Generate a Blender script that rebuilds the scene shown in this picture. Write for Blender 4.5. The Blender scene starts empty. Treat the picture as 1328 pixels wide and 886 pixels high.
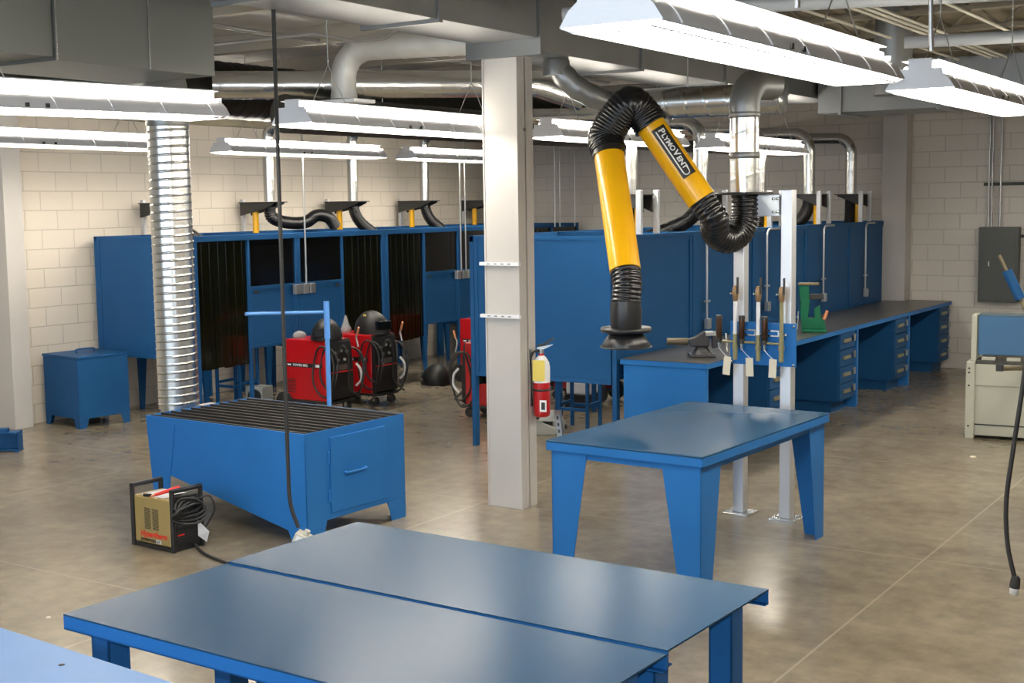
import bpy, math, random
from mathutils import Vector, Matrix
random.seed(7)
PI = math.pi
S = bpy.context.scene
COL = S.collection

# ------------------------------------------------------------------ materials
MATS = {}
def mat(name, color=(.5, .5, .5), rough=.5, metal=0., emit=0., bump=0., bscale=200., cvar=0., cscale=4., rvar=0., spec=.5, alpha=1., coat=0.):
    if name in MATS: return MATS[name]
    m = bpy.data.materials.new(name); m.use_nodes = True
    nt = m.node_tree; b = nt.nodes['Principled BSDF']
    c = (*color, 1)
    b.inputs['Base Color'].default_value = c
    b.inputs['Roughness'].default_value = rough
    b.inputs['Metallic'].default_value = metal
    b.inputs['Specular IOR Level'].default_value = spec
    b.inputs['Coat Weight'].default_value = coat
    if emit:
        b.inputs['Emission Color'].default_value = c
        b.inputs['Emission Strength'].default_value = emit
    if alpha < 1: b.inputs['Alpha'].default_value = alpha
    tc = nt.nodes.new('ShaderNodeTexCoord')
    if cvar or rvar:
        n = nt.nodes.new('ShaderNodeTexNoise'); n.inputs['Scale'].default_value = cscale
        n.inputs['Detail'].default_value = 2
        nt.links.new(tc.outputs['Object'], n.inputs['Vector'])
        if cvar:
            r = nt.nodes.new('ShaderNodeMapRange')
            r.inputs['From Min'].default_value = .3; r.inputs['From Max'].default_value = .7
            r.inputs['To Min'].default_value = 1 - cvar; r.inputs['To Max'].default_value = 1 + cvar
            nt.links.new(n.outputs['Fac'], r.inputs['Value'])
            mx = nt.nodes.new('ShaderNodeVectorMath'); mx.operation = 'SCALE'
            mx.inputs[0].default_value = color
            nt.links.new(r.outputs['Result'], mx.inputs['Scale'])
            nt.links.new(mx.outputs['Vector'], b.inputs['Base Color'])
        if rvar:
            r = nt.nodes.new('ShaderNodeMapRange')
            r.inputs['From Min'].default_value = .3; r.inputs['From Max'].default_value = .7
            r.inputs['To Min'].default_value = max(.02, rough - rvar); r.inputs['To Max'].default_value = rough + rvar
            nt.links.new(n.outputs['Fac'], r.inputs['Value'])
            nt.links.new(r.outputs['Result'], b.inputs['Roughness'])
    if bump:
        n = nt.nodes.new('ShaderNodeTexNoise'); n.inputs['Scale'].default_value = bscale
        nt.links.new(tc.outputs['Object'], n.inputs['Vector'])
        bp = nt.nodes.new('ShaderNodeBump'); bp.inputs['Strength'].default_value = bump
        bp.inputs['Distance'].default_value = .002
        nt.links.new(n.outputs['Fac'], bp.inputs['Height'])
        nt.links.new(bp.outputs['Normal'], b.inputs['Normal'])
    MATS[name] = m
    return m

BLUE = mat('blue_paint', (.022, .150, .43), .42, cvar=.04, cscale=3, spec=.15)
BLUE_TOP = mat('blue_table_top', (.020, .072, .150), .26, spec=.05)
BLUE_SHADED = mat('blue_paint_shaded', (.012, .070, .190), .45, cvar=.04, cscale=3, spec=.12)  # same blue paint, darkened to stand in for the dimmer light there
BLUE_PALE = mat('pale_blue_top', (.13, .32, .68), .4, cvar=.03, spec=.25)
BLUE_LIGHT = mat('light_blue_paint', (.09, .27, .66), .35)
WHITE = mat('white_paint', (.52, .495, .47), .5, cvar=.02)
WHITE_E = mat('white_enamel', (.8, .8, .82), .35)
CREAM = mat('cream_paint', (.50, .50, .41), .45)
GALV = mat('galvanized', (.66, .67, .66), .27, 1., cvar=.04, cscale=6)
GALV_D = mat('galvanized_dull', (.27, .275, .275), .42, .8, cvar=.06, cscale=3)
GALV_P = mat('plenum_steel', (.105, .11, .105), .5, .5, cvar=.05, cscale=2)
GALV_W = mat('taped_duct', (.56, .56, .54), .45, .35, cvar=.08, cscale=5)
GALV_K = mat('aged_duct', (.030, .030, .024), .45, .6, cvar=.12, cscale=3)
ALU = mat('aluminium', (.74, .75, .78), .42, .75)
STEEL = mat('steel', (.5, .5, .48), .35, 1.)
DSTEEL = mat('dark_steel', (.07, .068, .06), .55, .7, cvar=.3, cscale=15)
BLACK = mat('black_plastic', (.012, .012, .013), .35)
BLACKM = mat('black_metal', (.02, .02, .02), .5)
HOSE = mat('black_hose', (.006, .006, .007), .26, bump=.4, bscale=70)
RUBBER = mat('black_rubber', (.015, .015, .015), .6)
YELLOW = mat('yellow_tube', (.86, .44, .002), .30, coat=.3)
RED = mat('red_paint', (.42, .005, .008), .32, coat=.2)
REDB = mat('red_plastic', (.75, .03, .02), .4)
GREEN = mat('green_paint', (.0, .11, .05), .45, spec=.3)
BRASS = mat('brass', (.30, .19, .10), .42, .6)
OLIVE = mat('olive_pipe', (.25, .23, .12), .45, .2)
COPPER = mat('copper_filter', (.05, .022, .010), .3, .6)
PAPER = mat('paper', (.72, .66, .52), .7)
PAPERW = mat('white_paper', (.75, .74, .76), .6)
YPAPER = mat('yellow_paper', (.78, .62, .13), .7)
GOLD = mat('gold_paint', (.42, .31, .12), .4, .35)
WBENCH = mat('bench_top', (.075, .070, .062), .30, .35, cvar=.08, cscale=2)
GREYP = mat('grey_panel', (.065, .07, .065), .5)
GREYC = mat('conduit', (.50, .50, .50), .35, .8)
GREYM = mat('grey_housing', (.2, .21, .2), .5)
TAN = mat('tan_metal', (.20, .16, .09), .5, .4)
TUBE_BROWN = mat('worn_brown', (.10, .08, .05), .5, .4)
COPTIP = mat('copper_nozzle', (.75, .30, .15), .4, .4)
JOIST = mat('joist_paint', (.20, .17, .12), .6, cvar=.2)
JPIPE = mat('sprinkler_pipe', (.42, .44, .46), .45)
LAMP = mat('fluorescent', (1., .93, .80), .5, emit=66.)
FIXW = mat('fixture_white', (.80, .80, .83), .4)
LABELK = mat('label_black', (.01, .01, .01), .4)
LABELW = mat('label_white', (.85, .85, .85), .5)
HELMET = mat('helmet_black', (.008, .008, .008), .5, spec=.25)
GREYL = mat('light_grey_plastic', (.45, .46, .44), .5)
RIM = mat('cast_iron', (.045, .045, .048), .5, .5)
HANDLE = mat('label_holder', (.42, .38, .24), .35, .7)

def strip_curtain():
    m = bpy.data.materials.new('weld_curtain'); m.use_nodes = True
    nt = m.node_tree; b = nt.nodes['Principled BSDF']
    b.inputs['Base Color'].default_value = (.006, .0065, .002, 1)
    b.inputs['Roughness'].default_value = .12
    b.inputs['Transmission Weight'].default_value = .06
    return m
CURT = strip_curtain()
WINK = mat('dark_window', (.004, .004, .004), .12)
CLEAR = mat('clear_plastic', (.6, .62, .6), .15, alpha=.45)

def floor_mat():
    m = bpy.data.materials.new('polished_concrete'); m.use_nodes = True
    nt = m.node_tree; N = nt.nodes; L = nt.links; b = N['Principled BSDF']
    tc = N.new('ShaderNodeTexCoord')
    n1 = N.new('ShaderNodeTexNoise'); n1.inputs['Scale'].default_value = 1.3; n1.inputs['Detail'].default_value = 5; n1.inputs['Roughness'].default_value = .6
    n1.inputs['Distortion'].default_value = .0
    L.new(tc.outputs['Object'], n1.inputs['Vector'])
    cr = N.new('ShaderNodeValToRGB')
    cr.color_ramp.elements[0].position = .32; cr.color_ramp.elements[0].color = (.205, .170, .120, 1)
    cr.color_ramp.elements[1].position = .68; cr.color_ramp.elements[1].color = (.300, .255, .185, 1)
    L.new(n1.outputs['Fac'], cr.inputs['Fac'])
    n3 = N.new('ShaderNodeTexNoise'); n3.inputs['Scale'].default_value = 7; n3.inputs['Detail'].default_value = 8; n3.inputs['Roughness'].default_value = .65
    L.new(tc.outputs['Object'], n3.inputs['Vector'])
    mm = N.new('ShaderNodeMapRange'); mm.inputs['From Min'].default_value = .3; mm.inputs['From Max'].default_value = .7; mm.inputs['To Min'].default_value = .80; mm.inputs['To Max'].default_value = 1.18
    L.new(n3.outputs['Fac'], mm.inputs['Value'])
    sc_ = N.new('ShaderNodeVectorMath'); sc_.operation = 'SCALE'; L.new(cr.outputs[0], sc_.inputs[0]); L.new(mm.outputs[0], sc_.inputs['Scale'])
    # saw-cut joints at world x / y
    sep = N.new('ShaderNodeSeparateXYZ'); L.new(tc.outputs['Object'], sep.inputs[0])
    def line(sock, pos, w):
        s = N.new('ShaderNodeMath'); s.operation = 'SUBTRACT'; L.new(sock, s.inputs[0]); s.inputs[1].default_value = pos
        a = N.new('ShaderNodeMath'); a.operation = 'ABSOLUTE'; L.new(s.outputs[0], a.inputs[0])
        c = N.new('ShaderNodeMath'); c.operation = 'LESS_THAN'; L.new(a.outputs[0], c.inputs[0]); c.inputs[1].default_value = w
        return c.outputs[0]
    outs = [line(sep.outputs['X'], p, .007) for p in (-8.9, -5.5, -2.22, 1.1)] + [line(sep.outputs['Y'], p, .006) for p in (2.1, 5.1, 8.05, 11.0, 14.0)]
    acc = outs[0]
    for o in outs[1:]:
        mx = N.new('ShaderNodeMath'); mx.operation = 'MAXIMUM'; L.new(acc, mx.inputs[0]); L.new(o, mx.inputs[1]); acc = mx.outputs[0]
    mix = N.new('ShaderNodeMix'); mix.data_type = 'RGBA'
    fm = N.new('ShaderNodeMath'); fm.operation = 'MULTIPLY'; L.new(acc, fm.inputs[0]); fm.inputs[1].default_value = .6
    L.new(fm.outputs[0], mix.inputs[0]); L.new(sc_.outputs['Vector'], mix.inputs[6]); mix.inputs[7].default_value = (.40, .36, .28, 1)
    L.new(mix.outputs[2], b.inputs['Base Color'])
    n2 = N.new('ShaderNodeTexNoise'); n2.inputs['Scale'].default_value = 2.5; n2.inputs['Detail'].default_value = 1
    L.new(tc.outputs['Object'], n2.inputs['Vector'])
    r = N.new('ShaderNodeMapRange'); r.inputs['To Min'].default_value = .20; r.inputs['To Max'].default_value = .24
    r.inputs['From Min'].default_value = .3; r.inputs['From Max'].default_value = .7
    L.new(n2.outputs['Fac'], r.inputs['Value']); L.new(r.outputs[0], b.inputs['Roughness'])
    bp = N.new('ShaderNodeBump'); bp.inputs['Strength'].default_value = .08; bp.inputs['Distance'].default_value = .01
    L.new(n1.outputs['Fac'], bp.inputs['Height']); return m

def block_mat(axis, name, base=(.70, .63, .54)):
    m = bpy.data.materials.new(name); m.use_nodes = True
    nt = m.node_tree; N = nt.nodes; L = nt.links; b = N['Principled BSDF']
    tc = N.new('ShaderNodeTexCoord'); sep = N.new('ShaderNodeSeparateXYZ'); L.new(tc.outputs['Object'], sep.inputs[0])
    cb = N.new('ShaderNodeCombineXYZ'); L.new(sep.outputs[axis], cb.inputs[0]); L.new(sep.outputs['Z'], cb.inputs[1])
    br = N.new('ShaderNodeTexBrick'); L.new(cb.outputs[0], br.inputs['Vector'])
    br.inputs['Scale'].default_value = 1; br.inputs['Brick Width'].default_value = .4064; br.inputs['Row Height'].default_value = .2032
    br.inputs['Mortar Size'].default_value = .006; br.inputs['Mortar Smooth'].default_value = .3
    d = tuple(c * .78 for c in base); l = tuple(min(1, c * 1.03) for c in base)
    br.inputs['Color1'].default_value = (*base, 1); br.inputs['Color2'].default_value = (*l, 1); br.inputs['Mortar'].default_value = (*d, 1)
    L.new(br.outputs['Color'], b.inputs['Base Color'])
    b.inputs['Roughness'].default_value = .55
    inv = N.new('ShaderNodeMath'); inv.operation = 'SUBTRACT'; inv.inputs[0].default_value = 1; L.new(br.outputs['Fac'], inv.inputs[1])
    bp = N.new('ShaderNodeBump'); bp.inputs['Strength'].default_value = .5; bp.inputs['Distance'].default_value = .008
    L.new(inv.outputs[0], bp.inputs['Height']); L.new(bp.outputs[0], b.inputs['Normal'])
    return m

# ------------------------------------------------------------------ mesh helpers
class MB:
    def __init__(s): s.v = []; s.f = []; s.sm = []; s.mi = []; s.T = Matrix(); s.m = 0
    def _add(s, vs, fs, smooth=False):
        o = len(s.v); s.v += [tuple(s.T @ Vector(p)) for p in vs]
        for f in fs:
            s.f.append(tuple(i + o for i in f)); s.sm.append(smooth); s.mi.append(s.m)
        return s
    def box(s, a, b):
        x0, y0, z0 = a; x1, y1, z1 = b
        if x0 > x1: x0, x1 = x1, x0
        if y0 > y1: y0, y1 = y1, y0
        if z0 > z1: z0, z1 = z1, z0
        v = [(x0, y0, z0), (x1, y0, z0), (x1, y1, z0), (x0, y1, z0), (x0, y0, z1), (x1, y0, z1), (x1, y1, z1), (x0, y1, z1)]
        return s._add(v, [(0, 3, 2, 1), (4, 5, 6, 7), (0, 1, 5, 4), (1, 2, 6, 5), (2, 3, 7, 6), (3, 0, 4, 7)])
    def prism(s, pts, z0, z1, axis='z'):
        # pts CCW in plane; axis 'z': (x,y,z) ; 'y': pts are (x,z) extruded in y ; 'x': pts are (y,z) extruded in x
        n = len(pts)
        if axis == 'z': f = lambda p, h: (p[0], p[1], h)
        elif axis == 'y': f = lambda p, h: (p[0], h, p[1])
        else: f = lambda p, h: (h, p[0], p[1])
        v = [f(p, z0) for p in pts] + [f(p, z1) for p in pts]
        fs = [tuple(range(n))[::-1], tuple(range(n, 2 * n))] + [(i, (i + 1) % n, (i + 1) % n + n, i + n) for i in range(n)]
        return s._add(v, fs)
    def tube(s, pts, r, n=12, closed=False, caps=True, bump=None, up=None):
        P = [Vector(p) for p in pts]; m = len(P)
        R = r if isinstance(r, (list, tuple)) else [r] * m
        tang = []
        for i in range(m):
            if closed: t = P[(i + 1) % m] - P[i - 1]
            else: t = P[min(i + 1, m - 1)] - P[max(i - 1, 0)]
            tang.append(t.normalized() if t.length > 1e-9 else Vector((0, 0, 1)))
        nrm = tang[0].orthogonal().normalized() if up is None else (Vector(up) - tang[0] * tang[0].dot(Vector(up))).normalized()
        vs = []; L = 0.
        for i in range(m):
            if i:
                q = tang[i - 1].rotation_difference(tang[i]); nrm = (q @ nrm).normalized(); L += (P[i] - P[i - 1]).length
            bn = tang[i].cross(nrm)
            for k in range(n):
                a = 2 * PI * k / n
                rr = R[i] + (bump(L, a) if bump else 0)
                vs.append(P[i] + (nrm * math.cos(a) + bn * math.sin(a)) * rr)
        fs = []
        for i in range(m if closed else m - 1):
            j = (i + 1) % m
            for k in range(n):
                fs.append((i * n + k, i * n + (k + 1) % n, j * n + (k + 1) % n, j * n + k))
        s._add(vs, fs, True)
        if caps and not closed:
            s._add(vs[:n], [tuple(range(n))[::-1]]); s._add(vs[-n:], [tuple(range(n))])
        return s
    def rod(s, a, b, r, n=10): return s.tube([a, b], r, n)
    def lathe(s, prof, n=24, c=(0, 0, 0), axis='z'):
        # prof: list of (r, h)
        def f(x, y, h):
            if axis == 'z': return (c[0] + x, c[1] + y, c[2] + h)
            if axis == 'x': return (c[0] + h, c[1] + x, c[2] + y)
            return (c[0] + y, c[1] + h, c[2] + x)
        vs = []
        for r, h in prof:
            for k in range(n):
                a = 2 * PI * k / n; vs.append(f(r * math.cos(a), r * math.sin(a), h))
        fs = []
        for i in range(len(prof) - 1):
            for k in range(n): fs.append((i * n + k, i * n + (k + 1) % n, (i + 1) * n + (k + 1) % n, (i + 1) * n + k))
        s._add(vs, fs, True)
        if prof[0][0] > 1e-5: s._add(vs[:n], [tuple(range(n))[::-1]])
        if prof[-1][0] > 1e-5: s._add(vs[-n:], [tuple(range(n))])
        return s
    def at(s, loc=(0, 0, 0), rz=0., rx=0., ry=0.):
        s.T = Matrix.Translation(loc) @ Matrix.Rotation(rz, 4, 'Z') @ Matrix.Rotation(ry, 4, 'Y') @ Matrix.Rotation(rx, 4, 'X'); return s
    def build(s, name, ms, parent=None, bevel=0., loc=None, rot=None):
        me = bpy.data.meshes.new(name)
        me.from_pydata(s.v, [], s.f)
        ms = ms if isinstance(ms, (list, tuple)) else [ms]
        for m in ms: me.materials.append(m)
        me.polygons.foreach_set('use_smooth', s.sm); me.polygons.foreach_set('material_index', s.mi)
        me.update()
        o = bpy.data.objects.new(name, me); COL.objects.link(o)
        if parent: o.parent = parent
        if loc: o.location = loc
        if rot: o.rotation_euler = rot
        if bevel:
            bv = o.modifiers.new('bevel', 'BEVEL'); bv.width = bevel; bv.segments = 2; bv.limit_method = 'ANGLE'; bv.angle_limit = math.radians(50)
            bv.harden_normals = False
        return o

def tag(o, label, cat, group=None, kind=None):
    o['label'] = label; o['category'] = cat
    if group: o['group'] = group
    if kind: o['kind'] = kind
    return o
def thing(name, label, cat, loc=(0, 0, 0), rz=0., group=None):
    o = bpy.data.objects.new(name, None); COL.objects.link(o)
    o.empty_display_size = .1
    o.location = loc; o.rotation_euler = (0, 0, rz)
    return tag(o, label, cat, group)
def struct(o): o['kind'] = 'structure'; return o
def kids(o): return [c for c in bpy.data.objects if c.parent == o]
def dup(root, loc, rz=None, label=None, group=None):
    def rec(o, parent):
        c = o.copy(); COL.objects.link(c)
        if parent: c.parent = parent
        for k in kids(o): rec(k, c)
        return c
    r = rec(root, None); r.location = loc
    if rz is not None: r.rotation_euler = (0, 0, rz)
    if label: r['label'] = label
    if group: r['group'] = group
    return r

def smooth_path(pts, n=8):
    # Catmull-Rom
    P = [Vector(p) for p in pts]; P = [P[0] * 2 - P[1]] + P + [P[-1] * 2 - P[-2]]
    out = []
    for i in range(1, len(P) - 2):
        for k in range(n):
            t = k / n
            a, b, c, d = P[i - 1], P[i], P[i + 1], P[i + 2]
            out.append(.5 * ((2 * b) + (-a + c) * t + (2 * a - 5 * b + 4 * c - d) * t * t + (-a + 3 * b - 3 * c + d) * t ** 3))
    out.append(P[-2]); return out
def resample(pts, step):
    P = [Vector(p) for p in pts]; out = [P[0]]; acc = 0
    for a, b in zip(P, P[1:]):
        L = (b - a).length
        if L < 1e-9: continue
        t = step - acc
        while t <= L: out.append(a + (b - a) * (t / L)); t += step
        acc = L - (t - step)
    if (out[-1] - P[-1]).length > 1e-4: out.append(P[-1])
    return out
def elbow_path(a, corner, b, R, n=10):
    a, c, b = Vector(a), Vector(corner), Vector(b)
    u = (a - c).normalized(); v = (b - c).normalized()
    ang = u.angle(v); d = R / math.tan(ang / 2)
    p0 = c + u * d; p1 = c + v * d; cen = c + (u + v).normalized() * (R / math.sin(ang / 2))
    out = [a]
    w0 = p0 - cen; w1 = p1 - cen; tot = w0.angle(w1)
    for i in range(n + 1):
        t = i / n
        out.append(cen + (w0 * math.sin((1 - t) * tot) + w1 * math.sin(t * tot)) / math.sin(tot))
    out.append(b); return out
def ridge(pitch, w, h):
    def f(L, a):
        x = ((L / pitch - a / (2 * PI)) % 1.) * pitch
        return h if x < w else 0.
    return f
def spiral_duct(mb, pts, r, pitch=.11, w=.012, h=.004, n=24, step=.01):
    return mb.tube(resample(pts, step), r, n, bump=ridge(pitch, w, h))
def corrugated(mb, pts, r, pitch=.022, h=.006, n=20):
    return mb.tube(resample(pts, pitch / 4), r, n, bump=lambda L, a: h * math.sin(2 * PI * L / pitch))

def text_mesh(body, size, shear=0., bold=0., cut=0.):
    cu = bpy.data.curves.new('lettering', 'FONT'); cu.body = body; cu.size = size; cu.shear = shear; cu.offset = bold; cu.resolution_u = 3
    o = bpy.data.objects.new('lettering_tmp', cu); COL.objects.link(o)
    dg = bpy.context.evaluated_depsgraph_get()
    me = bpy.data.meshes.new_from_object(o.evaluated_get(dg))
    vs = [tuple(v.co) for v in me.vertices]; fs = [tuple(p.vertices) for p in me.polygons]
    bpy.data.objects.remove(o); bpy.data.curves.remove(cu); bpy.data.meshes.remove(me)
    if cut:
        import bmesh
        bm = bmesh.new(); bv = [bm.verts.new(v) for v in vs]
        for f in fs:
            try: bm.faces.new([bv[i] for i in f])
            except ValueError: pass
        y = -.02
        while y < size * 1.1:
            bmesh.ops.bisect_plane(bm, geom=bm.verts[:] + bm.edges[:] + bm.faces[:], plane_co=(0, y, 0), plane_no=(0, 1, 0)); y += cut
        bm.verts.index_update()
        vs = [tuple(v.co) for v in bm.verts]; fs = [tuple(v.index for v in f.verts) for f in bm.faces]; bm.free()
    return vs, fs
def text_on(body, size, origin, xdir, ydir, name, m, parent, shear=0., bold=0., lift=.0015, center=False):
    vs, fs = text_mesh(body, size, shear, bold)
    X = Vector(xdir).normalized(); Y = Vector(ydir).normalized(); Z = X.cross(Y)
    w = max(v[0] for v in vs); off = w / 2 if center else 0
    O = Vector(origin)
    mb = MB(); mb._add([O + X * (v[0] - off) + Y * v[1] + Z * lift for v in vs], fs)
    return mb.build(name, m, parent)

# ------------------------------------------------------------------ room shell
XL, YB, CZ = -11.7, 17.6, 3.85
struct(MB().box((-12.6, -2.5, -.1), (4.5, YB + .2, 0)).build('floor', floor_mat()))
BLK_L = block_mat('Y', 'painted_block_side'); BLK_B = block_mat('X', 'painted_block_back', (.66, .61, .55))
struct(MB().box((XL - .2, 8.55, 0), (XL, YB + .2, CZ)).build('wall_left', BLK_L))
struct(MB().box((-12.5, -2.5, 0), (-12.15, 8.4, CZ)).build('wall_left_recess', BLK_L))
struct(MB().box((XL, YB, 0), (4.5, YB + .2, CZ)).build('wall_back', BLK_B))
struct(MB().box((4.3, -2.5, 0), (4.5, YB, CZ)).build('wall_right', BLK_L))
mb = MB()
mb.box((-12.5, -2.7, 0), (-9.5, -2.5, CZ)).box((-1.5, -2.7, 0), (4.5, -2.5, CZ)).box((-9.5, -2.7, 0), (-1.5, -2.5, 1.0)).box((-9.5, -2.7, 3.3), (-1.5, -2.5, CZ))
struct(mb.build('wall_front', BLK_B))
mb = MB()
for k in range(6): mb.box((-9.5 + k * 1.6 - .03, -2.66, 1.0), (-9.5 + k * 1.6 + .03, -2.56, 3.3))
mb.box((-9.5, -2.66, 1.0), (-1.5, -2.56, 1.05)).box((-9.5, -2.66, 3.25), (-1.5, -2.56, 3.3))
struct(mb.build('added_window', WHITE))  # unseen window, added so cool light comes from behind the camera
DECK = mat('roof_deck', (.52, .51, .49), .6, cvar=.06)
mb = MB(); mb.box((-12.6, -2.7, CZ), (4.5, YB + .2, CZ + .1))
struct(mb.build('ceiling', DECK))
struct(MB().box((-4.7, 2., CZ - .03), (4.3, YB, CZ - .001)).build('ceiling', mat('roof_insulation', (.17, .14, .09), .8, cvar=.35, cscale=2.5)))
# white steel columns standing at the walls
def icol(name, x, y, w, d, h, rz=0.):
    mb = MB().at((x, y, 0), rz)
    t = .014
    mb.box((-w / 2, -d / 2, 0), (w / 2, -d / 2 + t, h)).box((-w / 2, d / 2 - t, 0), (w / 2, d / 2, h)).box((-.006, -d / 2 + t, 0), (.006, d / 2 - t, h))
    return mb.build(name, WHITE)
struct(MB().box((XL - .45, 8.38, 0), (XL + .16, 8.6, CZ)).build('trim_1', WHITE, bevel=.004))
struct(MB().box((-5.42, 17.34, 0), (-5.10, YB, CZ)).build('trim_2', WHITE, bevel=.004))
# beam bands along the wall heads
struct(MB().box((XL, 8.7, 3.22), (XL + .12, YB, 3.34)).build('trim_3', mat('beam_paint', (.33, .29, .2), .5)))

# ceiling joists
def joist(x0, x1, y, z=CZ):
    mb = MB()
    z -= .031; mb.box((x0, y - .05, z - .03), (x1, y + .05, z)).box((x0, y - .05, z - .22), (x1, y + .05, z - .19))
    n = int((x1 - x0) / .4)
    for i in range(n):
        a = x0 + (x1 - x0) * i / n; b = x0 + (x1 - x0) * (i + 1) / n
        mb.rod((a, y, z - .2), ((a + b) / 2, y, z - .02), .012, 6).rod(((a + b) / 2, y, z - .02), (b, y, z - .2), .012, 6)
    return mb
LJOIST = mat('painted_joist', (.42, .39, .33), .5)
for i, y in enumerate((7.4, 9.2, 11.0, 12.8, 14.6, 16.4)):
    o = MB().box((-11.7, y - .04, CZ - .16), (-5.6, y + .04, CZ)).build('ceiling_joist', LJOIST, bevel=.003)
    tag(o, 'cream painted roof joist above the booths, number crossing the deck on the left side', 'joist', 'roof joists on the left side')
    o['label'] = 'cream painted roof joist crossing the pale deck on the left half of the hall'
for i, y in enumerate((4.6, 6.1, 7.4, 8.9, 10.1, 11.3, 12.7, 14.6, 16.2)):
    o = joist(-4.6, 4.3, y).build('bar_joist', JOIST)
    tag(o, 'brown open web roof joist above the right side lights', 'joist', 'open web roof joists on the right side')
for i, x in enumerate((-4.4, -4.32, -3.9, -3.82, -3.74, -3.4, -3.1, -3.03, -2.96, -2.5, -1.2, -1.12)):
    o = MB().rod((x, 3., CZ - .29), (x, 13.2, CZ - .29), .013, 8).build('ceiling_conduit', mat('conduit_ceiling', (.62, .59, .50), .45, .2))
    tag(o, 'thin metal conduit running along under the roof joists on the right', 'conduit', 'conduits under the right side joists')

# ------------------------------------------------------------------ booths
H0, H1 = .70, 1.95
def sheet(mb, x0, y0, x1, y1, z0, z1, t=.012, fr=.035, fd=.03):
    # framed sheet metal panel in the vertical plane between (x0,y0) and (x1,y1)
    d = Vector((x1 - x0, y1 - y0, 0)); L = d.length; a = math.atan2(d.y, d.x)
    T0 = mb.T.copy(); mb.T = T0 @ Matrix.Translation((x0, y0, 0)) @ Matrix.Rotation(a, 4, 'Z')
    mb.box((fr, -t / 2, z0 + fr), (L - fr, t / 2, z1 - fr))
    mb.box((0, -fd / 2, z1 - fr), (L, fd / 2, z1)).box((0, -fd / 2, z0), (L, fd / 2, z0 + fr))
    mb.box((0, -fd / 2, z0 + fr), (fr, fd / 2, z1 - fr)).box((L - fr, -fd / 2, z0 + fr), (L, fd / 2, z1 - fr))
    mb.T = T0
def make_booth(label, loc, rz, mirror, W=1.57, D=1.53, first=False, last=False, group=None, bl=BLUE_SHADED):
    # local: x along the row 0..W, y depth: 0 front, D back ; front faces -y
    t = thing('welding_booth', label, 'welding booth', loc, rz, group)
    f = (lambda x: W - x) if mirror else (lambda x: x)
    g = lambda mb, x0, y0, z0, x1, y1, z1: mb.box((f(x0), y0, z0), (f(x1), y1, z1))
    # posts
    for (x, y, wd) in ((.03, .03, .03), (.80, .03, .016), (W - .022, .03, .02), (.03, D - .03, .03), (W - .03, D - .03, .022)):
        MB().box((f(x) - wd, y - .022, 0), (f(x) + wd, y + .022, H1 - .002)).build('post', bl, t, .003)
    # header rail
    MB().box((0, .006, H1 - .06), (W, .054, H1)).build('top_rail', bl, t, .004)
    MB().box((0, D - .05, H1 - .04), (W, D - .01, H1)).build('top_rail', bl, t, .004)
    # side panel (the first and last booths of a run show them)
    sides = [.012 if not mirror else .012] if True else []
    mb = MB(); sheet(mb, .012, .06, .012, D - .06, H0 - .04, H1 - .002); mb.build('side_panel', bl, t)
    if last:
        mb = MB(); sheet(mb, W - .012, .06, W - .012, D - .06, H0 - .04, H1 - .002); mb.build('side_panel', bl, t)
    # back panel
    mb = MB(); sheet(mb, .02, D - .03, W - .02, D - .03, H0, H1 - .04); mb.build('back_panel', bl, t)
    # curtain of overlapping strips
    mb = MB(); n = 6; xa, xb = .07, .78; w = (xb - xa) / n
    for i in range(n):
        x0 = xa + i * w; y = .03 + (.006 if i % 2 else 0)
        z0 = .56 + random.uniform(-.012, .012)
        mb.box((f(x0 - .01), y, z0), (f(x0 + w + .01), y + .003, H1 - .06))
        mb.tube([(f(x0 + w * .5), y - .004, z0), (f(x0 + w * .5), y - .004, H1 - .07)], .004, 6)
    mb.build('strip_curtain', CURT, t)
    # lower panel + dark window
    mb = MB(); sheet(mb, f(.82) if not mirror else f(W - .045), .03, f(W - .045) if not mirror else f(.82), .03, H0 + .02, 1.39, .012, .03, .03)
    mb.build('front_panel', bl, t)
    p = MB().box((f(.815), .026, 1.39), (f(W - .045), .034, H1 - .06)).build('tinted_window', WINK, t)
    # latch hole detail
    MB().box((f(.87), .008, 1.31), (f(.93), .014, 1.34)).build('latch', BLACKM, t)
    return t
def make_work_table(label, loc, rz, group):
    t = thing('welding_table', label, 'welding table', loc, rz, group)
    MB().box((-.34, -.26, .74), (.34, .26, .78)).build('table_top', BLUE_SHADED, t, .004)
    for sx in (-1, 1):
        for sy in (-1, 1):
            x, y = sx * .28, sy * .22
            MB().prism([(x - sx * .09, .74), (x + sx * .04, .74), (x + sx * .02, 0), (x - sx * .02, 0)][::(1 if sx < 0 else -1)], y - .02, y + .02, 'y').build('leg', BLUE_SHADED, t)
    return t
def make_stool(label, loc, rz, group, s=.36, h=.74):
    t = thing('shop_stool', label, 'stool', loc, rz, group)
    MB().box((-s / 2, -s / 2, h - .03), (s / 2, s / 2, h)).build('seat', BLUE_SHADED, t, .01)
    for sx in (-1, 1):
        for sy in (-1, 1):
            MB().box((sx * s * .45 - .016, sy * s * .45 - .016, 0), (sx * s * .45 + .016, sy * s * .45 + .016, h - .03)).build('leg', BLUE_SHADED, t, .002)
    a = s * .45 - .017
    for q in (-a - .028, a + .004):
        MB().box((-a, q, .2), (a, q + .024, .23)).build('footrest', BLUE_SHADED, t)
        MB().box((q, -a, .24), (q + .024, a, .27)).build('stretcher', BLUE_SHADED, t)
    return t

LW = 1.57
ords = ['nearest', 'second', 'third', 'fourth', 'farthest']
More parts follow.
